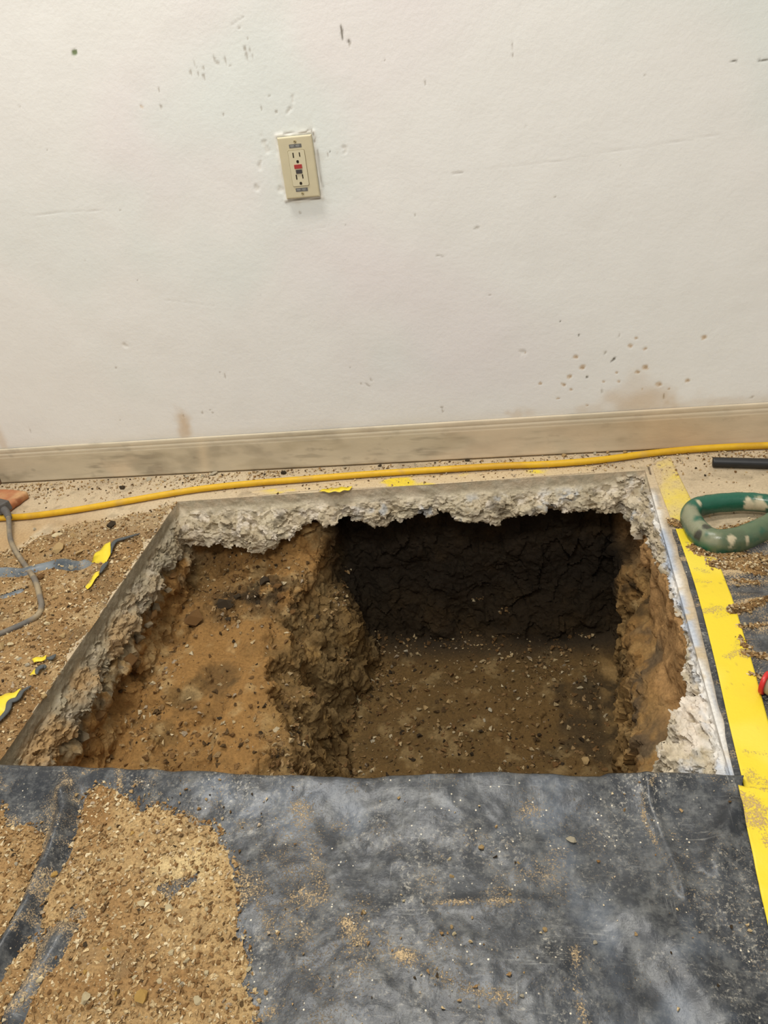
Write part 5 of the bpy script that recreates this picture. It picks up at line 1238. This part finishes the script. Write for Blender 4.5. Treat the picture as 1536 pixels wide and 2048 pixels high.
for q in [(-0.0480, -1.1029), (-0.0468, -1.1108), (-0.1135, -1.1444), (-0.0085, -1.1409), (0.0455, -1.1518), (-0.1726, -1.1161), (-0.2193, -1.1314), (-0.0342, -1.2139), (-0.4687, -0.9879), (-0.1225, -1.0583), (-0.0374, -1.0598), (-0.1178, -1.0808), (-0.1966, -0.9746), (-0.1100, -1.1529)]:
    place(zfront, q, random.uniform(.0022, .0038), random.choice(['tan', 'cream', 'grey']), 'crumb-sized pebble on the black front sheet', 'pebbles on the front sheet')
for q in [(-1.1066, -0.3006), (-0.9585, -0.5252), (-1.0235, -0.5364), (-1.0842, -0.4773), (-0.9693, -0.4294), (-1.0113, -0.2755), (-1.0009, -0.2449), (-1.1293, -0.3391), (-0.9958, -0.4016), (-0.9303, -0.6065), (-0.8826, -0.6356), (-0.9100, -0.7158), (-0.9430, -0.7286), (-0.9359, -0.5768), (-0.8889, -0.5626), (-0.8421, -0.7827), (-1.0186, -0.5677), (-1.1707, -0.2450), (-0.9329, -0.7029), (-1.0398, -0.2942)]:
    place(zleft, q, random.uniform(.0045, .008), random.choice(['tan', 'cream', 'tan', 'brown', 'grey']), 'pebble in the gravelly dirt left of the hole', 'pebbles left of the hole')
for q in [(-1.1036, -0.0204), (-1.0700, -0.0311), (-0.9212, -0.0370), (-0.6969, -0.0254), (-0.6557, -0.0318), (-0.5168, -0.0205), (-0.4542, -0.0167), (-0.3670, -0.0156), (-0.2806, -0.0195), (-0.2327, -0.0146), (-0.2210, -0.0109), (-0.1551, -0.0129), (0.0198, -0.0072), (0.0344, -0.0161), (0.0685, -0.0150), (0.0837, -0.0262), (0.0936, -0.0104), (0.1100, -0.0171), (0.1385, -0.0105), (0.1665, -0.0088), (0.2050, -0.0107), (0.2497, -0.0037), (0.2737, -0.0040), (0.2936, -0.0014), (0.3032, -0.0098), (0.3311, -0.0033), (0.4638, -0.0020)]:
    place(zero0, q, random.uniform(.0035, .0085), random.choice(['grey', 'grey', 'tan', 'cream', 'dark']), 'concrete chip lying between baseboard and yellow cord', 'chips along the baseboard', random.choice(['flat', 'chunk']), cat='chip')
for q in [(0.3377, -0.5872), (0.3668, -0.5622), (0.3413, -0.6171), (0.3228, -0.6192), (0.3741, -0.4598), (0.3922, -0.4397), (0.3105, -0.6887), (0.3243, -0.6910), (0.3297, -0.4215), (0.2931, -0.4198), (0.3344, -0.5156)]:
    x, y = q; z = float(right_base(np.array([x]), np.array([y]))[0] + max(0, float(right_h(np.array([x]), np.array([y]))[0])))
    place(lambda a, b, z=z: z, q, random.uniform(.003, .0055), random.choice(['tan', 'cream', 'brown']), 'pebble in the dirt rows on the right-hand sheet', 'pebbles on the right sheet')
for grp, noun, where, ax, ro in (('clods at the back of the ledge', 'clod', 'in the dark heap at the back of the ledge, %s', ('left', 'middle', 'right'), ('',)),
                                 ('stones on the pit floor', 'stone', 'bedded in the deep pit floor, %s part', ('left', 'middle', 'right'), ('front', 'centre', 'back')),
                                 ('lumps under the left slab edge', 'lump', 'wedged under the left slab edge, %s', ('',), ('frontmost', 'front half', 'mid-length', 'back half', 'rearmost')),
                                 ('pebbles on the dirt heap', 'pebble', 'on the dirt heap, %s part', ('left', 'middle', 'right'), ('front', 'centre', 'back')),
                                 ('pebbles on the front sheet', 'pebble', 'on the bare black front sheet, %s', ('left', 'middle', 'right'), ('front', 'centre', 'back')),
                                 ('pebbles left of the hole', 'pebble', 'in the gravelly dirt left of the hole, %s', ('left', 'middle', 'right'), ('front', 'centre', 'back')),
                                 ('chips along the baseboard', 'chip', 'between baseboard and yellow cord, %s stretch', ('far left', 'left', 'middle', 'right', 'far right'), ('',)),
                                 ('pebbles on the right sheet', 'pebble', 'in the dirt rows on the right-hand sheet, %s', ('left', 'right'), ('front', 'centre', 'back'))):
    name_apart(GROUPS[grp], noun, where, ax, ro)
for me in [m for k in SHAPES for m in SHAPES[k]]:
    if me.users == 0: bpy.data.meshes.remove(me)
